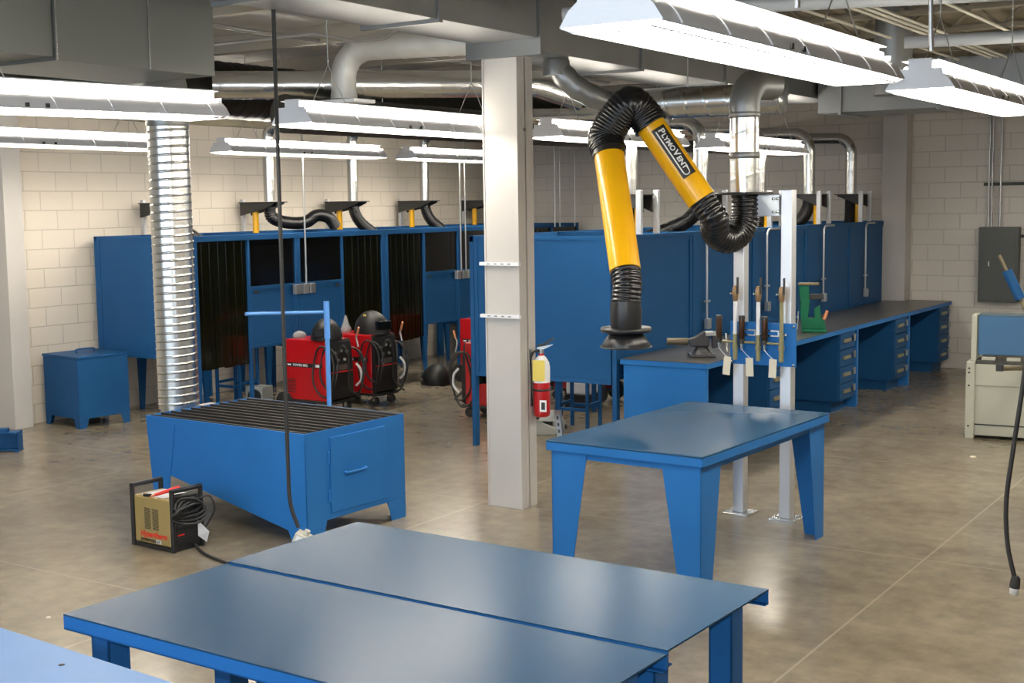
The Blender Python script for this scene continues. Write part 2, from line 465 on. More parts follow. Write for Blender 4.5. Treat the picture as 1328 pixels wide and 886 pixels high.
# left row: local x -> world +Y, local y(depth) -> world -X : rotation +90deg
for i in range(5):
    make_booth('blue welding booth on the left wall, %s of its row, with %s' % (ords[i], 'curtain then dark window' if i % 2 == 0 else 'dark window then curtain'),
               (-10.05, 9.5 + i * LW, 0), PI / 2, i % 2 == 1, LW, 1.53, last=(i == 4), group='booths along the left wall')
for i in range(5):
    make_work_table('blue table with tapered legs inside the %s booth on the left wall' % ords[i], (-11.27, 9.5 + (i + .5) * LW, 0), PI / 2, 'tables in the left booths')
# right row: front faces -X ; local y depth -> +X ; local x -> -Y : rotation -90deg
RW = 1.53
for i in range(5):
    make_booth('blue welding booth behind the drawer benches, %s of its row' % ords[i], (-6.92, 9.92 + (i + 1) * RW, 0), -PI / 2, i % 2 == 0, RW, 1.54, group='booths behind the drawer benches', last=(i == 0))
for i in range(1, 5):
    make_work_table('blue table with tapered legs inside the %s booth behind the drawer benches' % ords[i], (-5.85, 9.92 + (i + .5) * RW, 0), PI / 2, 'tables in the booths behind the benches')
make_stool('blue steel stool under the left end booth, behind the curtain', (-10.83, 10.84, 0), .1, 'stools in the booths')
make_stool('blue steel stool beside the second red welder, behind the curtain', (-10.72, 13.15, 0), .1, 'stools in the booths')
make_stool('blue steel stool with open legs seen under the large blue panel', (-6.5, 11.2, 0), .1, 'stools in the booths', .34, .62)

# ------------------------------------------------------------------ fume snorkels on the booths
def snorkel(label, x, y, side, hose, group):
    # side: +1 wall post lies at +x of duct, -1 at -x
    t = thing('fume_extractor', label, 'fume extractor', (x, y, 0), 0, group)
    px = side * .19 if side > 0 else -.40
    for dy in (-.17, .17) if side > 0 else (-.05, ):
        MB().box((px - .025, dy - .022, 1.90), (px + .025, dy + .022, 2.34)).build('post', ALU, t, .003)
    mb = MB(); mb.prism([(px, 2.14), (px, 2.30), (-side * .15, 2.30), (-side * .15, 2.28), (0, 2.22)][::(1 if side < 0 else -1)], -.10, -.085, 'y')
    mb.prism([(px, 2.14), (px, 2.30), (-side * .15, 2.30), (-side * .15, 2.28), (0, 2.22)][::(1 if side < 0 else -1)], .085, .10, 'y')
    mb.box((min(px, -side * .18), -.12, 2.295), (max(px, -side * .18), .12, 2.305)).build('bracket', BLACKM, t)
    yx = px * .55
    MB().tube([(yx, -.02, 1.2), (yx, -.02, 2.24)], .038, 14).build('support_arm', YELLOW, t)
    mb = MB(); corrugated(mb, smooth_path(hose, 10), .072); mb.build('hose', HOSE, t)
    return t
for i in range(5):
    y = 9.5 + (i + .5) * LW
    if i == 1: hose = [(0, 0, 2.29), (.01, .02, 2.12), (.08, .22, 2.05), (.16, .46, 2.05), (.2, .62, 2.13), (.24, .80, 2.10), (.26, .90, 1.98)]
    else: hose = [(0, 0, 2.29), (.01, .02, 2.15), (.04, .10, 2.02), (.12, .26, 1.88), (.25, .36, 1.75)]
    snorkel('black fume hose and bracket on top of the %s booth on the left wall' % ords[i], -11.2, y, -1, hose, 'fume extractors on the left booths')
    mb = MB(); p = elbow_path((-11.2, y, 2.31), (-11.2, y, 3.22), (-9.72, y, 3.3), .17)
    spiral_duct(mb, p, .066, .14, .01, .003, 20, .014)
    tag(mb.build('spiral_duct', GALV), 'slim spiral pipe rising from the %s booth on the left wall' % ords[i], 'duct', 'spiral pipes above the left booths')
for i in range(5):
    y = 9.92 + (i + .5) * RW
    if i == 0: hose = [(0, 0, 2.29), (0, .03, 2.1), (-.02, .05, 1.9), (-.05, .08, 1.7)]
    elif i in (1,): hose = [(0, 0, 2.29), (-.03, 0, 2.16), (-.12, -.1, 2.03), (-.28, -.3, 1.93), (-.42, -.5, 1.85)]
    elif i == 3: hose = [(0, 0, 2.29), (-.01, -.01, 2.14), (-.06, -.1, 2.0), (-.2, -.25, 1.88)]
    else: hose = [(0, 0, 2.29), (0, -.01, 2.14), (.0, -.02, 2.0), (-.02, -.04, 1.8)]
    snorkel('black fume hose and bracket on top of the %s booth behind the benches' % ords[i], -5.66, y, 1, hose, 'fume extractors on the right booths')
    mb = MB()
    p = [(-5.66, y, 2.31), (-5.66, y, 2.98)] if i == 9 else elbow_path((-5.66, y, 2.31), (-5.66, y, 3.02), (-7.3, y + .1, 3.08), .2)
    spiral_duct(mb, p, .072, .16, .01, .003, 20, .014)
    tag(mb.build('spiral_duct', GALV), 'slim spiral pipe rising from the %s booth behind the benches' % ords[i], 'duct', 'spiral pipes above the right booths')

# ------------------------------------------------------------------ ducts overhead
mb = MB(); spiral_duct(mb, [(-9.5, 6.9, 3.38), (-9.5, 17.2, 3.40)], .275, .13, .014, .006, 36, .02)
md = mb.build('main_duct', GALV_K); tag(md, 'large dark round duct running along above the left booths', 'duct')
for y in (7.9, 10.3, 13.4, 16.2): MB().tube([(-9.5, y, 3.6), (-9.5, y, CZ)], .006, 6).build('hanger', GREYC, md)
mb = MB(); spiral_duct(mb, [(-7.55, 8.2, 3.0), (-7.55, 17.3, 3.05)], .16, .16, .012, .004, 28, .02)
md = mb.build('main_duct', GALV_K); tag(md, 'dark round duct running along above the aisle between the booth rows', 'duct')
for y in (9.5, 11.6, 15.2): MB().tube([(-7.55, y, 3.1), (-7.55, y, CZ)], .006, 6).build('hanger', GREYC, md)
mb = MB(); spiral_duct(mb, elbow_path((-8.36, 8.2, 3.28), (-6.3, 10.15, 3.3), (-6.02, 10.46, 3.18), .2) , .12, .17, .012, .003, 28, .015)
tag(mb.build('branch_duct', GALV), 'shiny round duct crossing behind the white column and bending down', 'duct')
mb = MB(); spiral_duct(mb, [(-5.25, 9.72, 3.03), (-4.0, 10.12, 3.045)], .125, .165, .012, .004, 32, .012)
mb.lathe([(.0, 0), (.125, 0), (.13, .02), (.0, .02)], 24, (-4.0, 10.12, 3.045), 'x')
bd_ = tag(mb.build('branch_duct', GALV), 'horizontal spiral duct behind the yellow arm, below the rectangular duct', 'duct')
MB().tube([(-4.7, 9.895, 3.14), (-4.7, 9.895, CZ)], .005, 6).build('hanger', GREYC, bd_)
# flexible grey branch
mb = MB(); mb.tube(resample(smooth_path([(-5.02, 8.35, 3.27), (-4.98, 8.37, 3.17), (-4.87, 8.45, 3.05), (-4.72, 8.62, 2.95), (-4.62, 8.9, 2.86), (-4.6, 9.2, 2.85)], 12), .03), .085, 20, bump=lambda L, a: .004 * math.sin(2 * PI * L / .12))
mb.lathe([(.1, 0), (.1, .10), (.09, .12)], 24, (-5.02, 8.35, 3.155))
tag(mb.build('flexible_duct', GALV_D), 'bent grey flexible duct dropping from the rectangular duct beside the white column', 'duct')
# white taped elbow duct with flange
t = thing('taped_duct', 'pale grey taped duct with round elbow and base flange above the middle light', 'duct', (-7.2, 8.55, 0))
mb = MB(); p = elbow_path((0, 0, 3.12), (0, 0, 3.53), (1.68, .34, 3.52), .24, 12)
mb.tube(resample(p, .03), .105, 28, bump=lambda L, a: .006 if (L % .42) < .05 else 0); mb.build('pipe', GALV_W, t)
MB().box((-.22, -.14, 3.08), (.22, .14, 3.11)).build('flange', FIXW, t, .005)
# rectangular ducts
def rect_duct(name, label, segs, m=GALV_D):
    t = thing(name, label, 'duct', (0, 0, 0))
    for (a, b) in segs:
        o = MB().box(a, b).build('duct_section', m, t, .004)
        # flange ring at the far end
    return t
t = rect_duct('rectangular_duct', 'long rectangular sheet metal duct running over the white column', [((-5.42, 1.0, 3.37), (-4.87, 7.86, 3.8)), ((-5.46, 7.9, 3.28), (-4.87, 11.0, 3.75)), ((-5.46, 11.04, 3.28), (-4.87, 13.9, 3.75))])
for y, z in ((2.4, 3.37), (3.9, 3.37), (5.4, 3.37), (6.7, 3.37), (7.88, 3.28), (9.4, 3.28), (11.02, 3.28), (12.5, 3.28)):
    MB().box((-5.48, y - .018, z - .022), (-4.85, y + .018, 3.78)).build('flange', GALV_D, t)
t = rect_duct('rectangular_duct', 'rectangular duct crossing high at the back wall on the right', [((-4.84, 13.3, 3.12), (-2.5, 14.1, 3.6)), ((-2.46, 13.3, 3.14), (4.2, 14.1, 3.6))])
for x in (-4.2, 3.): MB().tube([(x, 13.7, 3.6), (x, 13.7, CZ)], .01, 6).build('hanger', GREYC, t)
for x in (-4.6, -3.6, -2.48, -1.2, 0.2): MB().box((x - .018, 13.27, 3.1), (x + .018, 14.13, 3.62)).build('flange', GALV_D, t)
mb = MB(); spiral_duct(mb, [(-3.42, 11.2, 3.1), (-3.42, 11.2, 3.84)], .155, .3, .012, .003, 32, .02)
tag(mb.build('vertical_duct', GALV_D), 'round grey duct standing vertically between the two right side lights', 'duct')
# big box duct at top left
t = thing('plenum_box', 'large dark sheet metal duct box hanging in the top left corner', 'duct', (0, 0, 0))
MB().box((-7.32, 5.10, 3.1), (-6.46, 6.36, 3.82)).build('duct_box', GALV_P, t, .003)
MB().box((-7.3, 3.9, 3.12), (-6.48, 5.095, 3.8)).build('duct_section', GALV_P, t, .003)
for y in (5.10, 5.80): MB().box((-6.459, y - .006, 3.1), (-6.452, y + .006, 3.8)).build('seam', GALV, t)
mb = MB()
g = thing('vent_grille', 'pale vent grille at the top left corner of the photo', 'vent', (-5.75, 3.6, 3.24), 0)
MB().box((-.25, -.3, 0), (.25, .3, .03)).build('frame', FIXW, g, .004)
mb = MB()
for k in range(9): mb.box((-.21, -.26 + k * .058, -.012), (.21, -.25 + k * .058, 0))
mb.build('louvre', FIXW, g)

# tall spiral duct of the burn table
t = thing('extraction_duct', 'tall shiny spiral duct rising from the left end of the slatted cutting table', 'duct', (-7.55, 6.93, 0))
mb = MB(); spiral_duct(mb, [(0, 0, .72), (0, 0, 2.92)], .152, .060, .009, .0042, 56, .0045); mb.build('pipe', GALV, t)
mb = MB(); mb.tube(resample(elbow_path((0, 0, 2.9), (0, 0, 3.2), (-.9, .6, 3.26), .2), .02), .158, 32); mb.build('elbow', GALV_D, t)
MB().lathe([(.156, 2.84), (.16, 2.85), (.16, 2.92), (.156, 2.93)], 32).build('collar', GALV_D, t)

# ------------------------------------------------------------------ light fixtures
def make_light(label, loc, L=2.30, group='fluorescent lights hanging in rows'):
    # local y is the length 0..L ; z=0 at wire guard bottom
    t = thing('ceiling_light', label, 'light', loc, 0, group)
    MB().box((-.058, 0, .093), (.058, L, .165)).box((-.092, 0, .153), (.092, L, .158)).build('housing', FIXW, t, .002)
    MB().box((-.105, .005, .088), (.105, L - .005, .092)).build('reflector_top', FIXW, t)
    for sd in (-1, 1):
        MB().tube([(sd * .078, .04, .118), (sd * .078, L - .04, .118)], .013, 10).build('lamp_tube', LAMP, t)
    n = 9
    for k in range(n + 1):
        y = .01 + (L - .03) * k / n
        MB().box((-.108, y, .0925), (.108, y + .010, .104)).build('rib', FIXW, t)
    prof = [(.105, .092), (.122, .082), (.140, .064), (.156, .043), (.170, .018)]
    for sd in (-1, 1):
        mb = MB(); vs = []; fs = []
        m = len(prof)
        for off in (0, -.004):
            for (x, z) in prof:
                for y in (0, L): vs.append((sd * (x + off), y, z))
        for lay in (0, 1):
            for i in range(m - 1):
                b = lay * 2 * m + 2 * i; q = (b, b + 1, b + 3, b + 2); fs.append(q if (sd > 0) == (lay == 0) else q[::-1])
        mb._add(vs, fs, True)
        for k in range(7):
            y = .12 + (L - .24) * k / 6
            for (xa, za), (xb, zb) in zip(prof, prof[1:]): mb.rod((sd * (xa + .002), y, za), (sd * (xb + .002), y, zb), .004, 5)
        mb.build('reflector', FIXW, t)
    # end caps
    for y in (0, L):
        MB().prism([(-.170, .018), (.170, .018), (.140, .064), (.105, .092), (-.105, .092), (-.140, .064)], y - .003 if y == 0 else y, y if y == 0 else y + .003, 'y').build('end_cap', FIXW, t)
        MB().box((-.108, y - .004 if y == 0 else y, .060), (.108, y if y == 0 else y + .004, .116)).build('end_cap', FIXW, t)
    for x in (-.11, -.037, .037, .11):
        MB().tube([(x, .05, .042), (x, L - .05, .042)], .013, 10).build('lamp_tube', LAMP, t)
    # wire guard
    mb = MB(); n = 48
    for k in range(n + 1):
        y = .004 + (L - .008) * k / n; mb.rod((-.165, y, .016), (-.13, y, .002), .0022, 4); mb.rod((-.13, y, .002), (.13, y, .002), .0022, 4); mb.rod((.13, y, .002), (.165, y, .016), .0022, 4)
    for x in (-.165, -.13, 0, .13, .165): mb.rod((x, 0, .016 if abs(x) > .15 else .002), (x, L, .016 if abs(x) > .15 else .002), .003, 5)
    mb.build('wire_guard', FIXW, t)
    for y in (.35, L - .35):
        mb = MB(); top = CZ - loc[2]
        mb.rod((-.05, y - .1, .165), (0, y, .40), .003, 5).rod((.05, y + .1, .165), (0, y, .40), .003, 5).rod((0, y, .40), (0, y, top), .004, 5)
        for k in range(int((top - .42) / .05)): mb.lathe([(.004, 0), (.008, .008), (.004, .016)], 6, (0, y, .42 + k * .05))
        mb.build('chain', STEEL, t)
    for q in (.42, .47): MB().box((.170, L * q, .02), (.178, L * q + .02, .04)).build('latch', BLACKM, t)
    return t
l0 = make_light('large fluorescent light with wire guard at the top, right of centre', (-1.86, 3.40, 2.72))
FX = [((-1.87, 6.55, 2.74), 'fluorescent light cut by the top right edge of the photo'),
      ((-5.50, 3.05, 2.725), 'bright fluorescent light at top left under the dark duct box'),
      ((-5.60, 6.15, 2.725), 'fluorescent light between the hanging black cord and the white column'),
      ((-5.50, 8.98, 2.74), 'fluorescent light behind the top elbow of the yellow arm'),
      ((-5.47, 12.02, 2.74), 'fluorescent light partly behind the vertical pipe of the yellow arm'),
      ((-9.92, 6.44, 2.792), 'lower fluorescent light at the left edge behind the tall spiral duct'),
      ((-9.92, 9.81, 2.792), 'small far fluorescent light over the first left booths'),
      ((-9.92, 12.92, 2.792), 'small far fluorescent light just left of the white column')]
FX += [((-1.87, 9.7, 2.74), 'added unseen fluorescent light continuing the right row, beyond the right edge of the photo'), ((-1.87, 12.85, 2.74), 'second added unseen fluorescent light of the right row, above the cream shear, beyond the right edge')]  # two unseen lights added to brighten the right side
for i, (loc, lb) in enumerate(FX):
    o = dup(l0, loc, 0, lb)
    if loc[0] < -9: o.scale = (1, 1.1, 1)
    if i == 1:
        o.location.z -= .05; o.rotation_euler = (.02, 0, 0)
        [c for c in kids(o) if c.name.startswith('chain')][-1].location.y = -1.1

# ------------------------------------------------------------------ white steel column, extinguisher, strut
t = thing('steel_column', 'white H-section steel column standing left of the centre table', 'column', (-5.26, 8.06, 0))
mb = MB(); t_ = .014
mb.box((-.15, -.006, 0), (.15, .006, 3.37))
# flanges parallel to Y at x = +-.15
mb.box((.136, -.105, 0), (.15, .105, 3.37)).box((-.15, -.105, 0), (-.136, .105, 3.37))
mb.box((-.136, -.10, 0), (.136, -.07, 3.37))
mb.build('shaft', WHITE, t, .002)
for z in (1.80, 1.42):
    mb = MB(); mb.box((-.175, -.135, z - .012), (.165, -.108, z + .012)); mb.m = 1
    for k in range(4): mb.box((-.11 + k * .06, -.1362, z - .004), (-.085 + k * .06, -.1355, z + .004))
    mb.build('strut_clamp', [FIXW, GREYM], t)
MB().box((.15, -.02, 2.75), (.155, .0, 2.77)).build('fastener', BLACKM, t)
MB().box((.15, .015, 1.10), (.158, .045, 1.17)).build('switch_plate', GREYM, t)

t = thing('fire_extinguisher', 'red fire extinguisher with yellow tag hung on the white column', 'fire extinguisher', (-5.045, 8.14, .67), .3)
MB().lathe([(.0, 0), (.045, 0), (.058, .01), (.061, .03), (.061, .36), (.055, .40), (.035, .435), (.02, .45), (.02, .47)], 28).build('cylinder', RED, t)
mb = MB()
mb.m = 0; mb.lathe([(.0622, .255), (.0622, .365), (.0568, .402), (.036, .438), (.022, .452)], 28); mb.build('instruction_label', LABELW, t)
mb = MB(); mb.box((-.05, -.068, .272), (.042, -.066, .425)); mb.build('inspection_tag', YPAPER, t)
mb = MB(); mb.box((.0, -.0645, .045), (.05, -.060, .13)); mb.m = 1; mb.box((.012, -.066, .06), (.04, -.0645, .115)); mb.build('class_label', [LABELW, LABELK], t)
mb = MB(); mb.tube([(0, 0, .46), (0, 0, .50)], .018, 12); mb.prism([(-.03, .50), (.02, .50), (.085, .53), (.085, .536), (-.03, .512)], -.01, .01, 'y').build('valve_head', STEEL, t)
MB().prism([(-.03, .515), (.03, .525), (.095, .575), (.09, .585), (.02, .545), (-.03, .53)], -.009, .009, 'y').build('lever', BLACKM, t)
MB().tube(smooth_path([(-.01, -.02, .49), (-.05, -.035, .48), (-.075, -.03, .42), (-.078, -.02, .3), (-.078, -.02, .16)], 8), [.009] * 33, 10).build('hose', RUBBER, t)
MB().tube([(-.078, -.02, .17), (-.078, -.02, .08)], [.010, .016], 12).build('nozzle', RUBBER, t)
MB().lathe([(.063, .195), (.066, .195), (.066, .21), (.063, .21)], 28).build('strap', BLACKM, t)
t = thing('strut_channel', 'length of slotted metal strut leaning behind the white column', 'strut', (-4.98, 8.28, 0))
mb = MB(); mb.at((0.05, .03, 0), .2, -.06, -.13); mb.box((-.022, -.02, 0.01), (.022, -.017, .7)).box((-.022, -.02, .01), (-.019, .02, .7)).box((.019, -.02, .01), (.022, .02, .7)); mb.m = 1
for k in range(13): mb.box((-.008, -.0215, .03 + k * .05), (.008, -.0199, .055 + k * .05))
mb.build('channel', [GALV_D, BLACKM], t)

# ------------------------------------------------------------------ tables
def angle_leg(cx, cy, sx, sy, wt, wb, h, th=.005):
    # tapered angle leg, outer corner at (cx,cy), opening towards (sx,sy)
    mb = MB()
    q = [(0, 0), (wb, 0), (wt, h), (0, h)]
    a = [(cx + sx * x, z) for x, z in q]; a = a if sx > 0 else a[::-1]
    mb.prism(a, min(cy, cy + sy * th), max(cy, cy + sy * th), 'y')
    b = [(cy + sy * x, z) for x, z in q]; b = b if sy > 0 else b[::-1]
    mb.prism(b, min(cx, cx + sx * th), max(cx, cx + sx * th), 'x')
    return mb
def yawloc(x, y, a): return (x * math.cos(a) - y * math.sin(a), x * math.sin(a) + y * math.cos(a))
a = -.045 + .01
t = thing('work_table', 'blue steel table with four tapered legs in front of the aluminium gas manifold', 'table', (-3.49, 7.45, 0), -.045)
W2, D2, TH = .52, .90, .83
MB().box((-W2, -D2, TH - .012), (W2, D2, TH)).build('table_top', BLUE_TOP, t, .004)
mb = MB(); f = .05
for (x0, y0, x1, y1) in ((-W2, -D2, W2, -D2 + .008), (-W2, D2 - .008, W2, D2), (-W2, -D2, -W2 + .008, D2), (W2 - .008, -D2, W2, D2)):
    mb.box((x0, y0, TH - .06), (x1, y1, TH - .0125))
mb.build('lip', BLUE, t, .002)
mb = MB(); i_ = .03
for (x0, y0, x1, y1) in ((-W2 + i_, -D2 + i_, W2 - i_, -D2 + i_ + .006), (-W2 + i_, D2 - i_ - .006, W2 - i_, D2 - i_), (-W2 + i_, -D2 + i_, -W2 + i_ + .006, D2 - i_), (W2 - i_ - .006, -D2 + i_, W2 - i_, D2 - i_)):
    mb.box((x0, y0, TH - .10), (x1, y1, TH - .0125))
mb.build('apron', BLUE, t)
for sx in (-1, 1):
    for sy in (-1, 1):
        angle_leg(sx * (W2 - .024), sy * (D2 - .024), -sx, -sy, .25, .13, TH - .045).build('leg', BLUE, t)

def channel_table(label, loc, rz, W, D, H, topm, leg_m, group):
    t = thing('work_table', label, 'table', loc, rz, group)
    MB().box((-W / 2, -D / 2, H - .006), (W / 2, D / 2, H)).build('table_top', topm, t)
    mb = MB()
    for s in (-1, 1):
        mb.box((-W / 2, s * D / 2, H - .055), (W / 2, s * (D / 2 - .006), H - .0065))
        mb.box((-W / 2, s * D / 2, H - .055), (W / 2, s * (D / 2 - .03), H - .050))
    mb.build('lip', BLUE, t)
    for sx in (-1, 1):
        for sy in (-1, 1):
            x = sx * (W / 2 - .12); y = sy * (D / 2 - .10)
            mb = MB(); mb.box((x - .045, y - .045, 0), (x + .045, y - .038, H - .056)).box((x - .045, y - .045, 0), (x - .038, y + .045, H - .056)).box((x + .038, y - .045, 0), (x + .045, y + .045, H - .056))
            mb.build('leg', leg_m, t)
    for q in (-W / 2 + .30, W / 2 - .38): MB().box((q, -D / 2 + .17, H - .10), (q + .08, D / 2 - .17, H - .0065)).build('cross_rail', leg_m, t)
    return t
channel_table('blue steel table in the foreground, nearer one of the pushed together pair', (-2.755, 3.22, 0), -.028, 1.96, .755, .83, BLUE_TOP, BLUE, 'foreground tables pushed together')
channel_table('blue steel table in the foreground, farther one of the pushed together pair', (-2.735, 3.995, 0), -.028, 1.95, .77, .836, BLUE_TOP, BLUE, 'foreground tables pushed together')
t = channel_table('pale blue plate top with drilled holes at the bottom left corner', (-3.55, 2.31, 0), -.07, 2.2, .78, .797, BLUE_PALE, BLUE_LIGHT, None)
mb = MB()
for (x, y) in ((.13, .29), (.57, .29), (-.35, .29)): mb.lathe([(0, 0), (.010, 0), (.010, .001), (0, .001)], 14, (x, y, .7972))
mb.build('bolt_hole', BLACKM, t)

# ------------------------------------------------------------------ burn table (slatted cutting table)
t = thing('cutting_table', 'blue hopper shaped cutting table with black slatted top and end door', 'cutting table', (-6.54, 6.9, 0), -.045)
bw, bd, bh = .79, .50, .75       # half sizes; x long
# long side panels: deep hopper, high at left end and deep at the right end
for s in (-1, 1):
    y = s * bd
    pts = [(-.55, .33), (.60, .09), (bw, .09), (bw, bh), (-bw, bh), (-.74, .33)]
    MB().prism(pts if s > 0 else pts, min(y, y - s * .006), max(y, y - s * .006), 'y').build('side_panel', BLUE, t)
    # leg plate at left end
    MB().prism([(-.72, 0), (-.58, 0), (-.55, .33), (-.48, bh - .04), (-bw - .002, bh)], min(y + s * .001, y + s * .007), max(y + s * .001, y + s * .007), 'y').build('leg', BLUE, t)
    MB().prism([(.65, 0), (bw + .001, 0), (bw + .001, .095), (.61, .095)], min(y, y - s * .006), max(y, y - s * .006), 'y').build('leg', BLUE, t)
MB().box((-bw, -bd, bh - .07), (bw, -bd - .004, bh)).build('rim', BLUE, t)
# end panels (local +x end has the door)
MB().prism([(-bd, .14), (bd, .14), (bd, bh), (-bd, bh)], bw - .006, bw, 'x').build('end_panel', BLUE, t, .001)
MB().prism([(-bd + .001, 0), (-bd + .15, 0), (-bd + .19, .14), (-bd + .001, .14)], bw - .006, bw + .001, 'x').build('foot', BLUE, t)
MB().prism([(bd - .15, 0), (bd - .001, 0), (bd - .001, .14), (bd - .19, .14)], bw - .006, bw + .001, 'x').build('foot', BLUE, t)
MB().box((-bw, -bd, .6), (-bw + .006, bd, bh)).build('end_panel', BLUE, t)
d = MB().box((bw + .001, -.27, .18), (bw + .012, .28, .695)).build('door', BLUE, t, .003)
mb = MB(); mb.tube(smooth_path([(bw + .014, -.14, .44), (bw + .045, -.13, .44), (bw + .045, .04, .44), (bw + .014, .05, .44)], 5), .009, 8); mb.build('handle', BLUE, d)
for z in (.56, .30): MB().tube([(bw + .008, -.285, z - .04), (bw + .008, -.285, z + .04)], .008, 10).build('hinge', BLUE, d)
MB().box((-bw + .01, -bd + .01, .5), (bw - .01, bd - .01, .505)).build('tray', BLACKM, t)
for k in range(11):
    y = -bd + .035 + (2 * bd - .07) * k / 10
    mb = MB(); mb.box((-bw + .008, y - .003, bh - .09), (bw - .008, y + .003, bh - .001)); mb.m = 1; mb.box((-bw + .008, y - .003, bh - .001), (bw - .008, y + .003, bh + .004)); mb.build('slat', [BLACKM, mat('bare_edge_highlight', (.14, .12, .10), .5, .5)], t)  # light bare-steel top strip, highlight on the slat edges put into the colour
MB().box((-bw - .34, -.1, .40), (-bw - .002, .40, .70)).build('duct_box', WHITE, t, .006)
# T-shaped torch rest standing on the table edge
t = thing('support_stand', 'light blue pole with horizontal arm rising behind the cutting table', 'stand', (-6.56, 7.52, 0))
MB().tube([(0, 0, 0), (0, 0, 1.40)], .017, 16).build('pole', BLUE_LIGHT, t)
MB().tube([(0, 0, 1.24), (0, 0, 1.52)], .022, 16).build('sleeve', BLUE_LIGHT, t)
MB().tube([(-.02, -.01, 1.44), (-.19, -.66, 1.47)], .013, 12).build('arm', BLUE_LIGHT, t)
MB().box((-.06, -.008, 0), (.06, .09, .01)).build('foot_plate', BLUE_LIGHT, t)

# plasma cutter on the floor
gA = math.atan2(5.785 - 5.813, -6.404 + 6.862)
t = thing('plasma_cutter', 'gold and black portable plasma cutter on the floor by the cutting table', 'plasma cutter', (-6.62, 5.93, 0), gA)
MB().box((-.185, -.12, .03), (.185, .12, .345)).build('case', GOLD, t, .012)
MB().box((-.20, -.125, .0), (.20, .125, .028)).build('base', BLACK, t, .005)
def loop_frame(x):
    mb = MB(); z = .42
    mb.box((x - .016, -.13, .0), (x + .016, -.105, z)).box((x - .016, .105, 0), (x + .016, .13, z)).box((x - .016, -.13, z - .028), (x + .016, .13, z)); return mb
loop_frame(-.2).build('end_frame', BLACK, t, .008)
loop_frame(.205).build('end_frame', BLACK, t, .008)
mb = MB(); mb.box((.188, -.105, .02), (.205, .105, .34)); mb.build('front_panel', BLACK, t)
mb = MB()
for k in range(12): mb.box((.206, -.09, .05 + k * .017), (.211, .09, .058 + k * .017))
mb.build('louvre', BLACKM, t)
MB().box((.2115, -.085, .105), (.2125, -.03, .115)).build('badge', REDB, t)
mb = MB()
for c in (-.045, .035):
    for k in range(16): mb.box((c - .03, -.1215, .13 + k * .009), (c + .03, -.1205, .134 + k * .009))
mb.build('vent_slots', BLACKM, t)
mb = MB()
for c in (-.08, -.002): mb.box((c - .003, -.1215, .125), (c + .001, -.1205, .28))
mb.build('vent_edge', HANDLE, t)
text_on('Hypertherm', .054, (-.125, -.1203, .078), (1, 0, 0), (0, 0, 1), 'lettering', REDB, t, .3, .002)
text_on('powermax', .036, (-.125, -.1203, .046), (1, 0, 0), (0, 0, 1), 'lettering', BLACK, t, .3, .001)
MB().box((.035, -.1215, .042), (.085, -.1205, .066)).build('badge', LABELW, t)
text_on('600', .026, (.04, -.1216, .046), (1, 0, 0), (0, 0, 1), 'lettering', LABELK, t, .2, .0005)
MB().box((-.13, -.10, .3455), (.10, .10, .348)).build('manual_sheet', PAPERW, t)
mb = MB(); mb.tube([(-.08, -.115, .352), (-.02, -.108, .356)], .010, 10); mb.build('gas_knob', BLACK, t)
mb = MB()
for k in range(5):
    R = .085 + .008 * k; c = Vector((.22 + .012 * k, -.02, .30 - .012 * k)); pts = []
    for j in range(24):
        q = 2 * PI * j / 24; pts.append(c + Vector((.03 * math.sin(q * 2 + k), R * 1.15 * math.cos(q), R * .55 * math.sin(q))))
    mb.tube(pts, .008, 8, closed=True)
mb.tube(smooth_path([(.23, .08, .33), (.27, .14, .34), (.28, .17, .25), (.24, .14, .15), (.22, .12, .12)], 6), .006, 8)
mb.tube([(.19, -.09, .365), (.225, .07, .365)], .016, 10)
mb.build('torch_lead', RUBBER, t)
mb = MB(); mb.tube([(.03, -.11, .365), (.13, -.05, .40), (.17, -.02, .415)], [.010, .015, .013], 12); mb.build('torch_handle', REDB, t)
MB().tube([(.03, -.11, .365), (.0, -.125, .352)], [.009, .006], 10).build('torch_tip', COPTIP, t)
mb = MB(); mb._add([(.24, .06, .19), (.29, .11, .11), (.25, .12, .03), (.225, .07, .08)], [(0, 1, 2, 3), (3, 2, 1, 0)]); mb.build('hang_tag', PAPERW, t)
mb = MB().tube(smooth_path([(-6.42, 5.98, .02), (-6.2, 5.86, .012), (-5.9, 5.77, .010), (-5.5, 5.65, .010), (-5.2, 5.7, .010)], 8), .010, 8)
pc = mb.build('power_cord', RUBBER, t); pc.matrix_parent_inverse = (Matrix.Translation((-6.62, 5.93, 0)) @ Matrix.Rotation(gA, 4, 'Z')).inverted()

# hanging cord with outlet box
t = thing('power_drop', 'black power cord hanging from the duct with a metal outlet box at its end', 'cord', (-5.40, 5.80, 0))
cx, cy = -5.40, 5.80
mb = MB(); mb.tube(smooth_path([(-.0, .0, 3.37), (0.0, 0, 2.4), (.0, 0, 1.4), (0, 0, .7), (.01, .0, .45), (.05, .02, .30)], 8), .012, 10); mb.build('cord', RUBBER, t)
mb = MB().at((.08, .02, .215), .5, 0, .45); mb.box((-.055, -.055, -.055), (.055, .055, .05)); mb.lathe([(.018, 0), (.018, .03)], 12, (0, 0, .05)); ob = mb.build('outlet_box', mat('box_metal', (.55, .54, .48), .5, .2), t, .004)
mb = MB().at((.08, .02, .215), .5, 0, .45)
mb.m = 0; mb.box((-.04, -.059, -.04), (.04, -.055, .04)); mb.m = 1
for z in (-.022, .022):
    mb.box((-.014, -.061, z - .008), (-.010, -.0585, z + .008)).box((.010, -.061, z - .008), (.014, -.0585, z + .008))
mb.build('receptacle', [LABELW, LABELK], ob)
